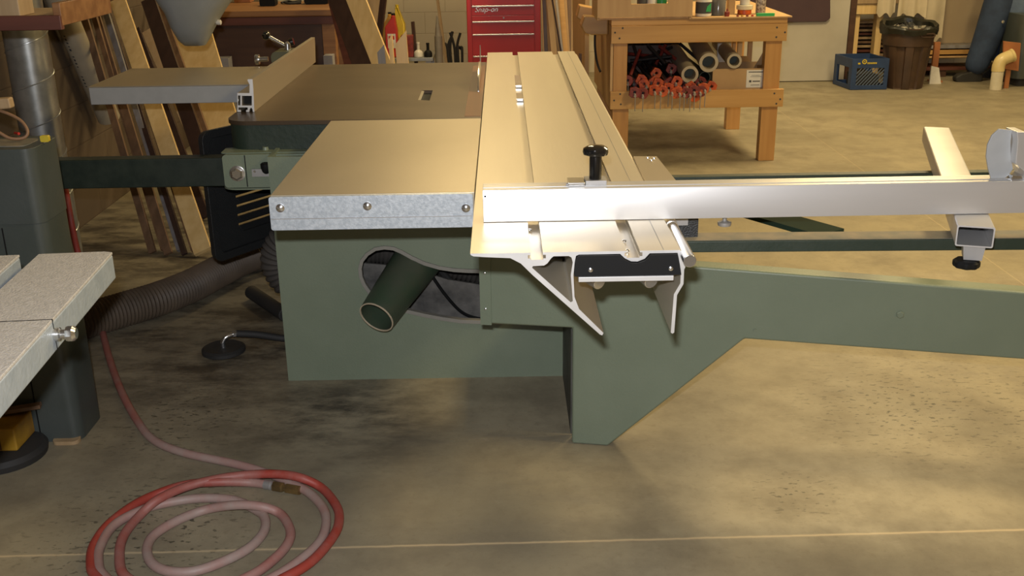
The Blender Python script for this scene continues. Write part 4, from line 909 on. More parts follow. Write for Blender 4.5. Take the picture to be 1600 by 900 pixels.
c = onb(1196, dy=.0); MB().ext([rrect(c.x-.055,c.x+.055,c.y-.012,c.y+.012,.006)], fXY, ZS2+.0005, ZS2+.017).build('green_marker', 'lgreen', None, bevel=.003, label='bright green marker lying at the right end of the bench top', cat='marker')
for k, (x, mt_) in enumerate(((1153,'redc'),(1160,'oilorg'),(1168,'redc'),(1176,'oilred'))):
    c = onb(x, dy=-.005); MB().lathe([(.007,0),(.0085,.003),(.007,.009)], c, 10).build('wire_nut', mt_, None, label='tiny coloured connector in front of the disc stack', cat='connector', group='tiny connectors on bench')
# big cardboard tubes on the shelf
tubes = [(1078,116.5,13.2,(1052,78),'light cardboard tube lowest and leftmost on the bench shelf'),(1107.5,98,14.6,(1088,64),'thickest cardboard tube in the middle of the bench shelf'),(1147.5,95.5,11.2,(1122,66),'cardboard tube above the carton on the bench shelf')]
for x, y, rp, (x2, y2), lb in tubes:
    a = AY(x, y, YW+.03); b = AY(x2, y2, YW+.95); b.z = min(b.z, z_a0-.0+.0); rr = rp/1630*(a.y*.95+.35)
    b.z = min(b.z, z_a1-.1)
    t = thing('cardboard_tube', lb, 'tube', a, 'cardboard tubes on the bench shelf')
    MB().pipe(a, b, rr, rr*.68, 32).build('tube_wall', 'tube', t); d = (b-a).normalized()
    MB().cyl(a+d*.12, a+d*.125, rr*.675, n=28).build('tube_lining', 'tubein', t)
a = AY(1101,121,YW+.06); MB().pipe(a, a+V((0,.8,0)), .036, .031, 28).build('green_pipe', 'green_dark', None, label='dark green pipe lying between the lowest tube and carton', cat='pipe')
# carton
ca, cb_ = wq(1114,108,YW+.05), wq(1200,139,YW+.05)
t = thing('carton', 'open cardboard carton with white label on the bench shelf', 'box', ((ca[0]+cb_[0])/2,YW+.2,z_r1-.0115))
zc0 = z_r1-.0115
MB().box(ca[0],cb_[0],YW+.05,YW+.055,zc0,ca[1]).box(ca[0],cb_[0],YW+.35,YW+.355,zc0,ca[1]).box(ca[0],ca[0]+.005,YW+.056,YW+.349,zc0,ca[1]).box(cb_[0]-.005,cb_[0],YW+.056,YW+.349,zc0,ca[1]).box(ca[0]+.006,cb_[0]-.006,YW+.056,YW+.349,zc0,zc0+.004).build('carton_walls', 'card', t)
fz = ca[1]
MB().add([(ca[0]+.16,YW+.35,fz),(cb_[0]-.05,YW+.35,fz),(cb_[0]-.06,YW+.40,fz+.03),(ca[0]+.18,YW+.40,fz+.03),(ca[0]+.16,YW+.353,fz),(cb_[0]-.05,YW+.353,fz),(cb_[0]-.06,YW+.403,fz+.03),(ca[0]+.18,YW+.403,fz+.03)],[(0,1,2,3),(4,7,6,5),(0,4,5,1),(2,6,7,3),(0,3,7,4),(1,5,6,2)]).build('flap', 'card', t)
MB().ext([[(cb_[0]-.05,fz-.0),(cb_[0]-.003,fz),(cb_[0]-.003,fz+.09)]], fXZ, YW+.2,YW+.203).build('flap', 'tan', t)
la, lb2 = wq(1167,109.5,YW+.049), wq(1195,136.5,YW+.049)
lab = MB().box(la[0],lb2[0],YW+.0485,YW+.0497,lb2[1],la[1]).build('shipping_label', 'paper', t)
mb = MB()
for (u0,u1,v0,v1) in ((.1,.85,.86,.91),(.25,.7,.68,.70),(.2,.78,.61,.63),(.33,.72,.33,.39),(.15,.27,.30,.42),(.25,.7,.13,.16)):
    W_ = lb2[0]-la[0]; H_ = la[1]-lb2[1]; mb.box(la[0]+u0*W_,la[0]+u1*W_,YW+.0478,YW+.0484,lb2[1]+v0*H_,lb2[1]+v1*H_)
mb.build('label_print', 'ink', lab)
# upright offcuts standing behind the carton
for k, (x, w_, mt_, lb) in enumerate(((1127,.05,'white','short white pipe piece above the carton'),(1139,.05,'pvcw','pale pipe piece right of the white one above the carton'),(1152,.018,'plywood','thin plywood strip above the carton, left'),(1164,.03,'tan','tan strip above the carton, middle'),(1183,.03,'brownb','brown strip above the carton, right'))):
    p = AY(x,80,YW+.55); MB().box(p.x-w_/2,p.x+w_/2,YW+.55+k*.05,YW+.57+k*.05,z_r1-.0115,z_a1-.03).build('upright_offcut', mt_, None, label=lb, cat='offcut')
# pipe clamps
def make_clamp(mat='orange'):
    t = thing('pipe_clamp', 'orange pipe clamp', 'clamp', (0,0,0))
    hl = [(-.034,-.020),(-.016,-.034),(.020,-.032),(.034,-.010),(.030,.020),(.006,.032),(-.026,.026)]
    MB().ext([hl, circ(.0,.0,.0085,16)], fXZ, -.018, .012).build('clamp_head', mat, t, bevel=.004)
    MB().cyl((0,.0125,0),(0,.85,.02), .0115, n=14).build('clamp_pipe', 'pipe', t)
    MB().cyl((.004,-.022,-.03),(.004,-.016,-.115), .0028, n=8).build('handle_rod', 'steel_d', t)
    MB().cyl((.0,-.045,-.02),(.0,-.0185,-.012), .008, n=12).build('screw', 'steel_d', t)
    return t
pc = {'orange': make_clamp('orange'), 'redc': make_clamp('redc')}; used = set()
CL = [(130,515,'redc',0,0),(205,522,'redc',0,.1),(315,325,'orange',.25,.5),(180,392,'orange',.12,.3),(240,432,'orange',.08,-.4),(345,428,'orange',.06,.2),(322,492,'orange',.0,-.1),(375,497,'orange',.01,.5),(450,476,'orange',.02,.1),(487,500,'orange',0,.9),(560,508,'orange',0,-.3),(602,512,'redc',.01,.4),(522,408,'orange',.06,.3),(632,445,'orange',.03,.9),(700,497,'redc',0,0),(757,497,'redc',.0,.3),(802,476,'orange',.02,-.2),(848,455,'orange',.06,.4),(435,405,'redc',.1,.8),(62,402,'redc',.12,0),(475,285,'redc',.3,.2),(740,405,'redc',.12,.6),(120,400,'redc',.2,1.0),(290,400,'orange',.13,.7),(395,455,'redc',.09,.0),(570,440,'redc',.1,.2),(660,520,'orange',.0,1.2)]
for i, (x, y, k, dy, rot) in enumerate(CL):
    src = pc[k]
    p = AY(970+x/6.154, 60+y/6.154, YW-.035+dy)
    if p.z < z_r1+.02 and dy < .05: p = AY(970+x/6.154, 60+y/6.154, YW-.045)
    if k in used:
        o = src.copy(); C.objects.link(o)
        for ch in list(src.children): c2_ = ch.copy(); C.objects.link(c2_); c2_.parent = o
    else: o = src; used.add(k)
    o.location = p; o.rotation_euler = (random.uniform(-.03,.06), 0, 0)
    for ch in o.children:
        if ch.name.startswith('clamp_head'): ch.rotation_euler = (0, rot, 0)
    o['label'] = ('orange' if k == 'orange' else 'dull red')+' pipe clamp heaped with others on the bench shelf'
    o['group'] = 'pipe clamps heaped on the bench shelf, '+('orange' if k == 'orange' else 'red')
for k, (x, y, x2, y2) in enumerate(((1000,78,985,118),(1012,70,1040,100),(985,95,1050,88),(1030,72,1060,96),(1005,110,1030,80),(990,72,1000,100),(1040,70,1020,110),(1062,68,1090,92),(1050,74,1005,92),(1022,88,982,84))):
    a = AY(x,y,YW+.35+.05*k); b = AY(x2,y2,YW+.25+.05*k)
    MB().cyl(a, b, .011, n=10).build('steel_bar', 'pipe' if k%3 else 'redc', None, label='dark bar clamp rod jumbled at the back of bench shelf', cat='bar', group='dark rods at the back of the bench shelf')
MB().box(xl+.12,xr-.5,YW+.9,YW+.92,z_r1-.0115,z_a1-.02).build('dark_back_board', 'darkbench', wb)

# ------------------------------------------------------------------ right background
YD = 9.6
dA = AY(1200,126,YD); dB = AY(1318,126,YD)
struct(MB().box(AY(1130,100,YD).x, dB.x, YD, YD+.05, .006, 2.6), 'door_1', 'doorw', bevel=.003)
pp = [(AY(x,y,YD).x, AY(x,y,YD).z) for x, y in ((1150,36),(1290,33),(1296,28),(1296,-150),(1150,-150))]
MB().ext([pp], fXZ, YD-.03, YD-.004).build('maroon_panel', 'purple', None, bevel=.005, label='dark maroon sheet hanging on the white door', cat='panel')
struct(MB().box(dB.x+.005,dB.x+.06,YD,YD+.3,0,2.7), 'trim_1', 'darkbench')
# lumber trestle
YR = 9.75
lr = thing('lumber_trestle', 'yellow timber trestle with two posts behind the blue milk crate', 'trestle', (AY(1350,100,YR).x, YR+.3, 0))
def rq(x, y, Y=YR): p = AY(x, y, Y); return p.x, p.z
for x0_, x1_ in ((1329,1341),(1367,1377)):
    MB().box(rq(x0_,60)[0],rq(x1_,60)[0],YR,YR+.09,0,rq(1335,22)[1]-.001).build('post', 'pine', lr, bevel=.003)
MB().box(rq(1327,15)[0],rq(1372,15)[0],YR-.03,YR+.06,rq(1340,22)[1],rq(1340,6)[1]).build('header', 'pine', lr, bevel=.003)
MB().box(rq(1324,15)[0],rq(1420,15)[0],YR-.05,YR+.4,rq(1340,5.5)[1],rq(1340,-3)[1]).build('top_plank', 'tan', lr, bevel=.003)
for k, y in enumerate((33,38.5,45.5,51,57.5,64,70.5,77.5,84)):
    a = rq(1342,y,YR+.22); b = rq(1342,y+3.6,YR+.22)
    MB().box(a[0]-.25,a[0]+.52,YR+.2,YR+.42,b[1],a[1]).build('stacked_lumber', ('tan','brownb','tan','redwood')[k%4], None, label='end of a board in lumber stack seen between the trestle posts', cat='lumber', group='lumber stack behind trestle', bevel=.002)
MB().box(rq(1318,60)[0],rq(1326,60)[0],YR-.1,YR-.05,0,1.6).build('grey_post', 'greyb', None, label='dark grey upright left of the yellow trestle', cat='post')
# tan sheet + long boards right of the bin
a = rq(1468,68,YR+.1); b = rq(1523,68,YR+.1)
MB().box(a[0]-.1,b[0]+.5,YR+.12,YR+.15,a[1],2.2).build('tan_sheet', M('tan_panel',(.36,.28,.18),.6,0,(.33,.25,.16),3), None, label='large tan sheet standing on boards right of the bin', cat='sheet')
for k, (y0_, y1_, mt_) in enumerate(((69,76,'greyb'),(76.5,85,'oak'),(86,90.5,'plywood'),(104,110,'redwood'))):
    a = rq(1455,y1_,YR); b = rq(1560,y0_,YR)
    MB().box(a[0]-.1,b[0]+.4,YR-.02+k*.002,YR+.3,a[1],b[1]+.0).build('long_plank', mt_, None, bevel=.003, label=('grey plank at the top of the pile under tan sheet','golden plank second in the pile under tan sheet','brown plank third in the pile under tan sheet','dark red plank lowest in the pile behind the person')[k], cat='plank')
MB().box(rq(1462,110)[0],rq(1462,110)[0]+.1,YR,YR+.25,0,rq(1462,110.2)[1]).box(rq(1560,110)[0],rq(1560,110)[0]+.1,YR,YR+.25,0,rq(1462,110.2)[1]).build('bearer_block', 'darkbench', None, label='dark bearer blocks carrying the plank pile on the floor', cat='block')
# blue milk crate
c0_ = AZ(1308,133); c1_ = AZ(1328,141); c2q = AZ(1385,140); 
mc = thing('milk_crate', 'blue plastic milk crate with yellow print beside the brown bin', 'crate', ((c1_.x+c2q.x)/2,c1_.y+.17,0))
cx0, cx1, cyf, cyb = c1_.x, c2q.x, c1_.y, c1_.y+.36
hz = AY(1350,92,cyf).z
ov = .0
def rotc(p): return p
sk = (c0_.x-c1_.x)/(c0_.y-c1_.y)
def fc(u, v, w):  # sheared crate footprint turned a little
    return V((u-(w-cyf)*.12, w, v))
wt = .012; rim = .08; br_ = .04
mb = MB().ext([[(cx0,.003),(cx1,.003),(cx1,hz),(cx0,hz)], [(cx0+.045,br_),(cx1-.035,br_),(cx1-.035,hz-rim),(cx0+.045,hz-rim)]], fc, cyf, cyf+wt)
mb.ext([[(cx0,.003),(cx1,.003),(cx1,hz),(cx0,hz)], [(cx0+.045,br_),(cx1-.035,br_),(cx1-.035,hz-rim),(cx0+.045,hz-rim)]], fc, cyb-wt, cyb)
for xs in (cx0, cx1-wt):
    mb.ext([[(cyf+wt+.0005,.003),(cyb-wt-.0005,.003),(cyb-wt-.0005,hz),(cyf+wt+.0005,hz)], [(cyf+.06,br_),(cyb-.06,br_),(cyb-.06,hz-rim),(cyf+.06,hz-rim)]], lambda u,v,w: fc(w,v,u), xs, xs+wt)
mb.ext([[(cx0+wt+.001,.004),(cx1-wt-.001,.004),(cx1-wt-.001,.012),(cx0+wt+.001,.012)]], fc, cyf+wt+.001, cyb-wt-.001)
body = mb.build('crate_body', 'blue', mc, bevel=.002)
mb = MB(); k0 = (hz-rim)-br_
n_ = 8
for k in range(-3, n_+1):
    xa_ = cx0+.045+k*(cx1-cx0-.08)/n_; pts = []
    a_u, b_u = xa_, xa_+k0*.9
    A0, B0_ = (a_u, br_), (b_u, hz-rim)
    lo_, hi_ = cx0+.045, cx1-.035
    if B0_[0] < lo_ or A0[0] > hi_: continue
    t0 = max(0, (lo_-A0[0])/(B0_[0]-A0[0])); t1 = min(1, (hi_-A0[0])/(B0_[0]-A0[0]))
    g = lambda t: fc(A0[0]+(B0_[0]-A0[0])*t, A0[1]+(B0_[1]-A0[1])*t, cyf+.006)
    mb.bar(g(t0), g(t1), .006, .006)
mb.build('lattice', M('blue_grey_lattice',(.10,.14,.22),.5), mc)
ins = MB().box(cx0+.06,cx1-.06,cyf+.05,cyb-.06,.014,hz*.45).build('crate_contents', 'rubber', mc)
em = AY(1351,96.5,cyf-.002)
mb = MB().ext([circ(em.x,em.z,.021,18), circ(em.x,em.z,.013,18)], fXZ, cyf-.003, cyf-.0005)
mb.ext([[(em.x-.006,em.z-.004),(em.x+.006,em.z-.004),(em.x+.006,em.z+.004),(em.x-.006,em.z+.004)]], fXZ, cyf-.003, cyf-.0005)
mb.box(em.x-.055,em.x-.035,cyf-.003,cyf-.0005,em.z-.022,em.z-.008)
for k in range(6): mb.box(em.x+.026+k*.014,em.x+.036+k*.014,cyf-.003,cyf-.0005,em.z-.02,em.z-.006)
mb.build('yellow_print', 'yellow', mc)
# brown bin
bl_, br2 = AZ(1385,138), AZ(1447,139); bcx = (bl_.x+br2.x)/2; rb = (br2.x-bl_.x)/2; bcy = 9.05+rb; 
rt = AY(1419,45,bcy-.2); zt_ = rt.z; rtop = (AY(1459,45,bcy-.1).x-AY(1380,45,bcy-.1).x)/2
bcx2 = (AY(1459,45,bcy-.1).x+AY(1380,45,bcy-.1).x)/2
bin_ = thing('rubbish_bin', 'tall brown plastic bin with dark liner beside the milk crate', 'bin', (bcx,bcy,0))
def R_at(h): return rb+(rtop-rb)*h/zt_
n = 96; mb = MB(); prof_b = [(0,.985),(.01,1.0)]+[(zt_*t, 1.0) for t in (.15,.3,.45,.6,.70)]+[(zt_*.71,1.03),(zt_*.8,1.03),(zt_*.93,1.03),(zt_*.94,1.07),(zt_,1.07)]
for j, (h, s_) in enumerate(prof_b):
    for k in range(n):
        a = 2*math.pi*k/n; flute = .018 if (0 < h < zt_*.705 and (k//6) % 2 == 0) else 0
        rr = R_at(h)*s_-flute; mb.v.append(V((bcx+rr*math.cos(a), bcy+rr*math.sin(a), h)))
for i in range(len(prof_b)-1): mb.f += [(i*n+k, i*n+(k+1)%n, (i+1)*n+(k+1)%n, (i+1)*n+k) for k in range(n)]
mb.f.append(tuple(range(n))[::-1]); bb_ = mb.build('bin_body', 'bin', bin_)
p = AY(1444,50,bcy-rtop-.0); MB().ext([rrect(bcx+.02,bcx+.15,zt_*.86,zt_*.93,.02), rrect(bcx+.035,bcx+.135,zt_*.875,zt_*.91,.012)], fXZ, bcy-rtop*1.0-.005, bcy-rtop*.93).build('bin_handle', 'bin', bb_, bevel=.004)
mb = MB(); n = 72; prof_l = [(zt_*.90,1.085),(zt_*.97,1.12),(zt_*1.03,1.11),(zt_*1.06,1.04),(zt_*1.03,.93),(zt_*.95,.90)]
for j, (h, s_) in enumerate(prof_l):
    for k in range(n):
        a = 2*math.pi*k/n; wv = 1+.015*math.sin(7*a+j)+.012*math.sin(17*a+2*j); zz2 = h+.008*math.sin(5*a+1)+.03*math.sin(a)*(j > 1)
        mb.v.append(V((bcx+rtop*s_*wv*math.cos(a), bcy+rtop*s_*wv*math.sin(a), zz2)))
for i in range(len(prof_l)-1): mb.f += [(i*n+k, i*n+(k+1)%n, (i+1)*n+(k+1)%n, (i+1)*n+k) for k in range(n)]
mb.build('bin_liner', 'bag', bin_)
mb = MB(); n = 40
for j in range(9):
    for k in range(n):
        a = 2*math.pi*k/n; rr = rtop*.93*(j+.01)/8; mb.v.append(V((bcx+rr*math.cos(a), bcy+rr*math.sin(a), zt_*.98+(.035*math.sin(3*a+j*1.3)+.03*math.sin(j*2.1+2*a))*(1-j/9))))
for i in range(8): mb.f += [(i*n+k, i*n+(k+1)%n, (i+1)*n+(k+1)%n, (i+1)*n+k) for k in range(n)]
mb.build('rubbish', 'bagin', bin_)
# hanging off-white cloths
def cloth(px0, px1, py, Y, label, folds, amp, name, seed, botwave=4, ztop=1.75):
    a = AY(px0, py, Y); b = AY(px1, py, Y); n = 60; m_ = 14; mb = MB(); rnd = random.Random(seed); ph_ = rnd.uniform(0,6)
    for side in (0, 1):
        for j in range(m_+1):
            for i in range(n+1):
                u = i/n; t = j/m_; x = a.x+(b.x-a.x)*(.5+(u-.5)*(1-.18*t)); zb_ = a.z+.02*math.sin(botwave*u*3.1+seed)
                mb.v.append(V((x, Y+amp*math.sin(folds*2*math.pi*u+ph_)*(1-.4*t)+.3*amp*math.sin(folds*4.7*u+seed)+side*.006, zb_+(ztop-zb_)*t)))
    q = (m_+1)*(n+1); g = lambda s_, j, i: s_*q+j*(n+1)+i
    for j in range(m_):
        for i in range(n): mb.f += [(g(0,j,i),g(0,j,i+1),g(0,j+1,i+1),g(0,j+1,i)),(g(1,j,i),g(1,j+1,i),g(1,j+1,i+1),g(1,j,i+1))]
    for i in range(n): mb.f += [(g(0,0,i),g(1,0,i),g(1,0,i+1),g(0,0,i+1)),(g(0,m_,i),g(0,m_,i+1),g(1,m_,i+1),g(1,m_,i))]
    for j in range(m_): mb.f += [(g(0,j,0),g(0,j+1,0),g(1,j+1,0),g(1,j,0)),(g(0,j,n),g(1,j,n),g(1,j+1,n),g(0,j+1,n))]
    return mb.build(name, 'cloth', None, label=label, cat='cloth')
cloth(1369,1399,24,YR-.12,'off-white shop coat hanging left above the brown bin',1.4,.018,'hanging_coat',2)
cloth(1401,1446,25,YR-.12,'folded off-white cloth hanging in the middle above the bin',2.2,.016,'hanging_cloth',5)
cloth(1440,1472,63,YR-.05,'longest off-white apron hanging to the right of the bin',.9,.014,'hanging_apron',9)
MB().cyl((AY(1365,-140,YR-.1).x,YR-.1,1.78),(AY(1480,-140,YR-.1).x,YR-.1,1.78), .015).box(AY(1365,-140,YR-.1).x,AY(1365,-140,YR-.1).x+.03,YR-.1,YB,1.74,1.77).build('coat_rail', 'steel_d', None, label='steel coat rail above the hanging off-white cloths', cat='rail')
# scraps on the floor between bin and planks
a = AZ(1459,128); MB().ext([[(AY(1452,134,9.35).x,.0),(AY(1470,134,9.35).x,0),(AY(1468,100,9.35).x,AY(1468,106,9.35).z),(AY(1456,100,9.35).x,AY(1458,103,9.35).z)]], fXZ, 9.35,9.37).build('white_scrap', 'paper', None, label='torn white scrap leaning right behind the brown bin', cat='scrap')
MB().box(AY(1457,100,9.45).x,AY(1466,100,9.45).x,9.45,9.48,0,AY(1460,66,9.45).z).build('orange_offcut', 'orangeboard', None, label='narrow orange-brown offcut standing right of the bin', cat='offcut')
p = AZ(1464,129); MB().box(p.x-.05,p.x+.05,p.y,p.y+.1,0,.015).build('wood_scrap', 'orangeboard', None, label='small flat orange-brown wood scrap on floor by bin', cat='scrap')

# ------------------------------------------------------------------ grey machine base, board, pvc elbow at far right
YG = 9.0
gx = AY(1584,100,YG+.15).x
gm = thing('floor_machine', 'grey-green rounded machine base at the far right edge', 'machine', (gx+.35,YG+.3,0))
MB().ext([rrect(gx+.0,gx+.8,YG+.1,YG+.5,.06,6)], fXY, .07, AY(1590,22,YG+.2).z).build('base_housing', 'grey', gm, bevel=.02)
MB().ext([rrect(gx+.05,gx+.75,YG+.15,YG+.45,.05,6)], fXY, .0, .069).build('plinth', 'rubber', gm)
bo = [(AY(x,y,YG).x, AY(x,y,YG).z) for x, y in ((1570,108),(1594,112),(1598,68),(1571,65))]
MB().ext([bo], fXZ, YG+.03, YG+.05).ext([[(bo[0][0]+.04,0),(bo[0][0]+.08,0),(bo[0][0]+.08,bo[0][1]+.02),(bo[0][0]+.04,bo[0][1]+.02)]], fXZ, YG+.0505, YG+.07).build('orange_board', 'orangeboard', None, label='orange-brown square board in front of the grey-green machine base', cat='board', bevel=.002)
pb0 = AZ(1557,141); pyv = pb0.y+.05; rp = (AY(1566,130,pyv).x-AY(1547,130,pyv).x)/2; pcx = AY(1556.5,130,pyv).x
zj = AY(1556,110,pyv).z
pv = thing('pvc_pipe', 'cream plastic pipe with elbow rising from floor at far right', 'pipe', (pcx,pyv,0))
MB().cyl((pcx,pyv,0),(pcx,pyv,zj), rp*.93, n=28).build('pipe_body', 'pvcw', pv)
ze = AY(1572,90,pyv).z
pts = catmull([(pcx,pyv,zj-.005),(pcx,pyv,zj+.04),(pcx+.018,pyv,zj+.085),(pcx+.06,pyv+.0,ze+.0),(pcx+.11,pyv-.0,ze+.02)],6)
MB().tube(pts, rp, 28).build('elbow', 'pvc', pv)
d = (pts[-1]-pts[-2]).normalized(); MB().pipe(pts[-1]-d*.015, pts[-1]+d*.004, rp*1.08, rp*.85).build('elbow_socket', 'pvc', pv)

# ------------------------------------------------------------------ person in denim
def skin(name, verts, edges, mat, parent=None, levels=2, base=(0,0,0), label=None, cat=None):
    base = V(base); me = bpy.data.meshes.new(name); me.from_pydata([V(v[:3])-base for v in verts], edges, [])
    o = bpy.data.objects.new(name, me); C.objects.link(o); me.materials.append(G[mat])
    o.modifiers.new('skin', 'SKIN'); me.skin_vertices or bpy.context.view_layer.update()
    if not me.skin_vertices:
        bpy.context.view_layer.objects.active = o
        me.attributes  # skin layer is made with the modifier below
    bm = bmesh.new(); bm.from_mesh(me); ly = bm.verts.layers.skin.verify()
    bm.verts.ensure_lookup_table()
    for i, v in enumerate(verts):
        rx = v[3]; ry = v[4] if len(v) > 4 else rx; bm.verts[i][ly].radius = (rx, ry)
    bm.verts[0][ly].use_root = True; bm.to_mesh(me); bm.free()
    s = o.modifiers.new('sub', 'SUBSURF'); s.levels = levels; s.render_levels = levels
    dg = bpy.context.evaluated_depsgraph_get(); m2 = bpy.data.meshes.new_from_object(o.evaluated_get(dg))
    bpy.data.objects.remove(o); o = bpy.data.objects.new(name, m2); C.objects.link(o)
    m2.materials.clear(); m2.materials.append(G[mat]); m2.polygons.foreach_set('use_smooth', [True]*len(m2.polygons))
    WL[o.name] = base
    if parent: o.parent = parent; o.location = base-WL[parent.name]
    else: o.location = base
    tag(o, label, cat); return o
fa = AZ(1528,128); PX, PY = fa.x-.045, fa.y+.15      # person stands here, facing left (-x), leaning to the right
per = thing('person', 'person in dark blue jeans and blue denim coat standing at far right', 'person', (PX,PY,0))
# skeleton: hip above, torso leaning
kx = AY(1541,55,PY).x
hipz = .92; hx2 = PX+.22
def P_(dx, dy, z, r, r2=None): return (PX+dx, PY+dy, z, r, r2 or r)
V_ = [P_(.22,0,.95,.13,.10), P_(.235,0,1.12,.12,.10), P_(.235,0,1.32,.14,.11), P_(.225,0,1.45,.09,.08), P_(.20,0,1.52,.055), P_(.185,0,1.58,.07), P_(.18,0,1.68,.088), P_(.185,0,1.75,.07),
      P_(.20,-.09,.88,.095), P_(.10,-.09,.50,.068), P_(.05,-.10,.12,.045), P_(.03,-.10,.07,.03),
      P_(.24,.09,.88,.095), P_(.27,.10,.50,.068), P_(.36,.11,.12,.045), P_(.34,.11,.07,.03),
      P_(.23,-.17,1.42,.055), P_(.20,-.24,1.16,.046), P_(.05,-.22,.98,.036), P_(-.02,-.20,.95,.028),
      P_(.23,.17,1.42,.055), P_(.20,.24,1.16,.046), P_(.05,.22,.98,.036), P_(-.02,.20,.95,.028)]
E_ = [(0,1),(1,2),(2,3),(3,4),(4,5),(5,6),(6,7),(0,8),(8,9),(9,10),(10,11),(0,12),(12,13),(13,14),(14,15),(3,16),(16,17),(17,18),(18,19),(3,20),(20,21),(21,22),(22,23)]
body_ = skin('body', V_, E_, 'skin', per)
for sy in (-1, 1):
    wr = V((PX-.02, PY+.21*sy, .95)); tip = V((-1,-.15*sy,-.25)).normalized()
    vs = [(*(wr+tip*.0),.026,.016),(*(wr+tip*.05),.034,.015)]; es = [(0,1)]
    for k in range(4):
        off = V((0,(k-1.5)*.018*sy,0)); L0 = (.065,.078,.074,.058)[k]; b0 = len(vs)
        for f_, dz in ((.0,0),(.45,-.004),(.8,-.018),(1.0,-.036)):
            q = wr+tip*(.075+L0*f_)+off+V((0,0,dz)); vs.append((*q,.0085))
        es += [(1,b0),(b0,b0+1),(b0+1,b0+2),(b0+2,b0+3)]
    b0 = len(vs); 
    for q in (wr+tip*.03+V((0,-.028*sy,.0)), wr+tip*.055+V((0,-.045*sy,-.01)), wr+tip*.08+V((0,-.048*sy,-.025))): vs.append((*q,.0095))
    es += [(0,b0),(b0,b0+1),(b0+1,b0+2)]
    skin('hand', vs, es, 'skin', body_)
hd_ = V((PX+.178,PY,1.66))
mb = MB(); mb.lathe([(.004,0),(.012,.01),(.013,.02),(.006,.045)], hd_+V((-.078,0,-.025)), 12, (-.25,0,1)); mb.build('nose', 'skin', body_)
for sy in (-1,1):
    MB().lathe([(.001,-.006),(.012,-.004),(.014,0),(.012,.004),(.001,.006)], hd_+V((-.072,.03*sy,.02)), 14, (-1,.2*sy,0)).build('eye', 'ink', body_)
    MB().lathe([(.012,-.006),(.022,0),(.018,.008)], hd_+V((.005,.078*sy,-.0)), 14, (0,sy,0)).build('ear', 'skin', body_)
MB().bar(hd_+V((-.078,-.022,-.045)), hd_+V((-.078,.022,-.045)), .006, .004).build('mouth', 'redc', body_)
mb = MB(); n = 30
for j in range(10):
    th = math.pi*.62*j/9
    for k in range(n):
        a = 2*math.pi*k/n; cut = 1.0 if math.cos(a) > -.35 else .55
        t2 = th*cut; mb.v.append(hd_+V((.01,0,.015))+V((.103*math.sin(t2)*math.cos(a), .094*math.sin(t2)*math.sin(a), .108*math.cos(t2))))
for i in range(9): mb.f += [(i*n+k, i*n+(k+1)%n, (i+1)*n+(k+1)%n, (i+1)*n+k) for k in range(n)]
mb.build('hair', 'hair', per)
# trousers: baggy legs
Tv = [P_(.22,0,.93,.165,.13), P_(.22,0,1.02,.15,.12), P_(.195,-.09,.84,.15), P_(.13,-.09,.50,.135), P_(.06,-.10,.22,.118), P_(.0,-.10,.05,.10),
      P_(.24,.09,.84,.125), P_(.28,.10,.50,.105), P_(.35,.11,.22,.10), P_(.37,.11,.10,.09)]
skin('trousers', Tv, [(0,1),(0,2),(2,3),(3,4),(4,5),(0,6),(6,7),(7,8),(8,9)], 'denim', per)
# denim coat, open hem, built as a wavy lathe shell
def shell(name, rings, mat, parent, n=48, th=.008):
    mb = MB(); m_ = len(rings)
    for s_ in (0, 1):
        for j, (cx, cy, z, rx, ry) in enumerate(rings):
            for k in range(n):
                a = 2*math.pi*k/n; w_ = 1+.03*math.sin(6*a+j*.4)*(1-j/m_); mb.v.append(V((cx+(rx-s_*th)*w_*math.cos(a), cy+(ry-s_*th)*w_*math.sin(a), z+.015*math.sin(3*a)*(j == 0))))
    g = lambda s_, j, k: s_*m_*n+j*n+k%n
    for j in range(m_-1):
        for k in range(n): mb.f += [(g(0,j,k),g(0,j,k+1),g(0,j+1,k+1),g(0,j+1,k)),(g(1,j,k),g(1,j+1,k),g(1,j+1,k+1),g(1,j,k+1))]
    for k in range(n): mb.f += [(g(0,0,k),g(1,0,k),g(1,0,k+1),g(0,0,k+1)),(g(0,m_-1,k),g(0,m_-1,k+1),g(1,m_-1,k+1),g(1,m_-1,k))]
    return mb.build(name, mat, parent)
hemz = AY(1572,32,PY-.2).z
coat = shell('denim_coat', [(PX+.34,PY,hemz,.22,.24),(PX+.31,PY,.85,.215,.225),(PX+.25,PY,1.05,.185,.20),(PX+.24,PY,1.3,.185,.20),(PX+.23,PY,1.44,.13,.17),(PX+.215,PY,1.50,.075,.085)], 'denim2', per)
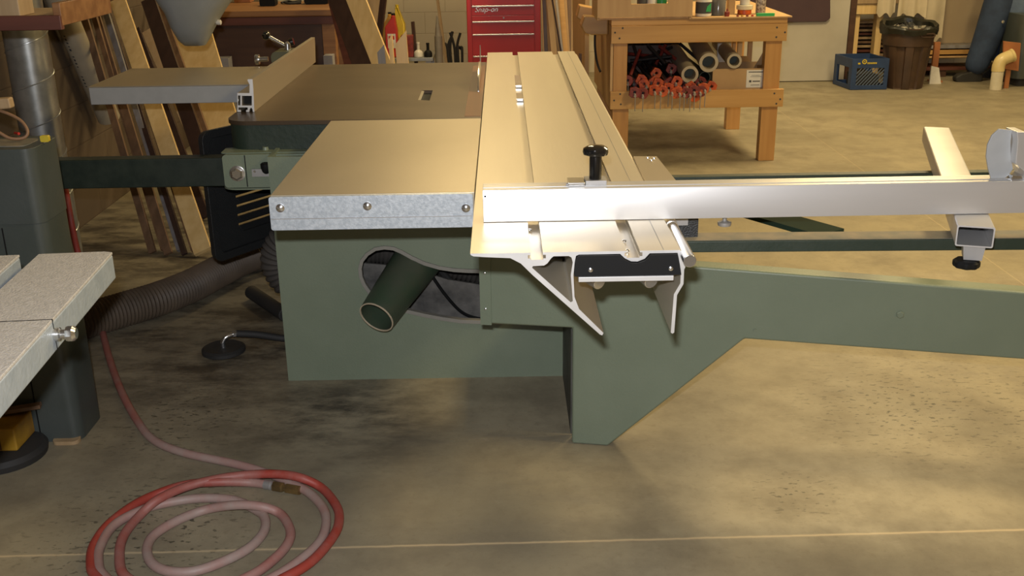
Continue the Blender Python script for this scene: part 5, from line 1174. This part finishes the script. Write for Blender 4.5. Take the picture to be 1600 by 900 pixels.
for sy in (-1, 1):
    MB().tube(catmull([(PX+.23,PY+.12*sy,1.44),(PX+.23,PY+.18*sy,1.41),(PX+.21,PY+.24*sy,1.2),(PX+.16,PY+.24*sy,1.10),(PX+.03,PY+.215*sy,.975)],5), [.075]*5+[.07]*6+[.062]*5+[.055]*4+[.052], 20).build('sleeve', 'denim2', coat)
q = AY(1567,34,PY-.24); MB().lathe([(.013,0),(.013,.004),(.005,.006)], q, 14, (0,-1,0)).build('snap_button', 'chrome', coat)
for dx, dy in ((.0,-.10),(.33,.11)):
    bx_, by_ = PX+dx, PY+dy
    mb = MB(); ring = [(.05,.0,.05,.045),(.05,.10,.05,.045)]
    mb.ext([[(-.15,0),(.085,0),(.09,.03),(.075,.14),(-.005,.14),(-.03,.085),(-.12,.07),(-.16,.04)]], lambda u,v,w: V((bx_+u, by_+w, v)), -.045, .045)
    mb.build('boot', 'rubber', per, bevel=.018, seg=3)

# ------------------------------------------------------------------ lights
def area(name, loc, size, power, col, target=None, sy=None):
    l = bpy.data.lights.new(name, 'AREA'); l.energy = power; l.color = col; l.shape = 'RECTANGLE'; l.size = size; l.size_y = sy or size
    o = bpy.data.objects.new(name, l); C.objects.link(o); o.location = loc
    if target: o.rotation_euler = (V(target)-V(loc)).to_track_quat('-Z','Y').to_euler()
    return o
warm = (1.0,.77,.40)
area('ceiling_lamp', (2.5,6.7,3.6), .8, 150, warm, sy=1.2)
area('ceiling_lamp', (3.3,2.5,3.6), .8, 200, warm, sy=1.2)
area('ceiling_lamp', (-.2,8.4,3.9), .8, 75, warm, sy=1.2)
area('ceiling_lamp', (6.2,8.0,3.9), .35, 60, warm, sy=1.2)
area('camera_flash', (-.03,.02,H+.10), .05, 60, (.95,.96,1.0), (.05,2.9,.5), sy=.03)
w = bpy.data.worlds.new('world'); bpy.context.scene.world = w; w.use_nodes = True
w.node_tree.nodes['Background'].inputs[0].default_value = (.9,.75,.5,1); w.node_tree.nodes['Background'].inputs[1].default_value = .17
sc = bpy.context.scene; sc.view_settings.view_transform = 'Standard'; sc.view_settings.look = 'None'
sc.view_settings.exposure = 0.0; sc.view_settings.gamma = 1; sc.view_settings.use_curve_mapping = False
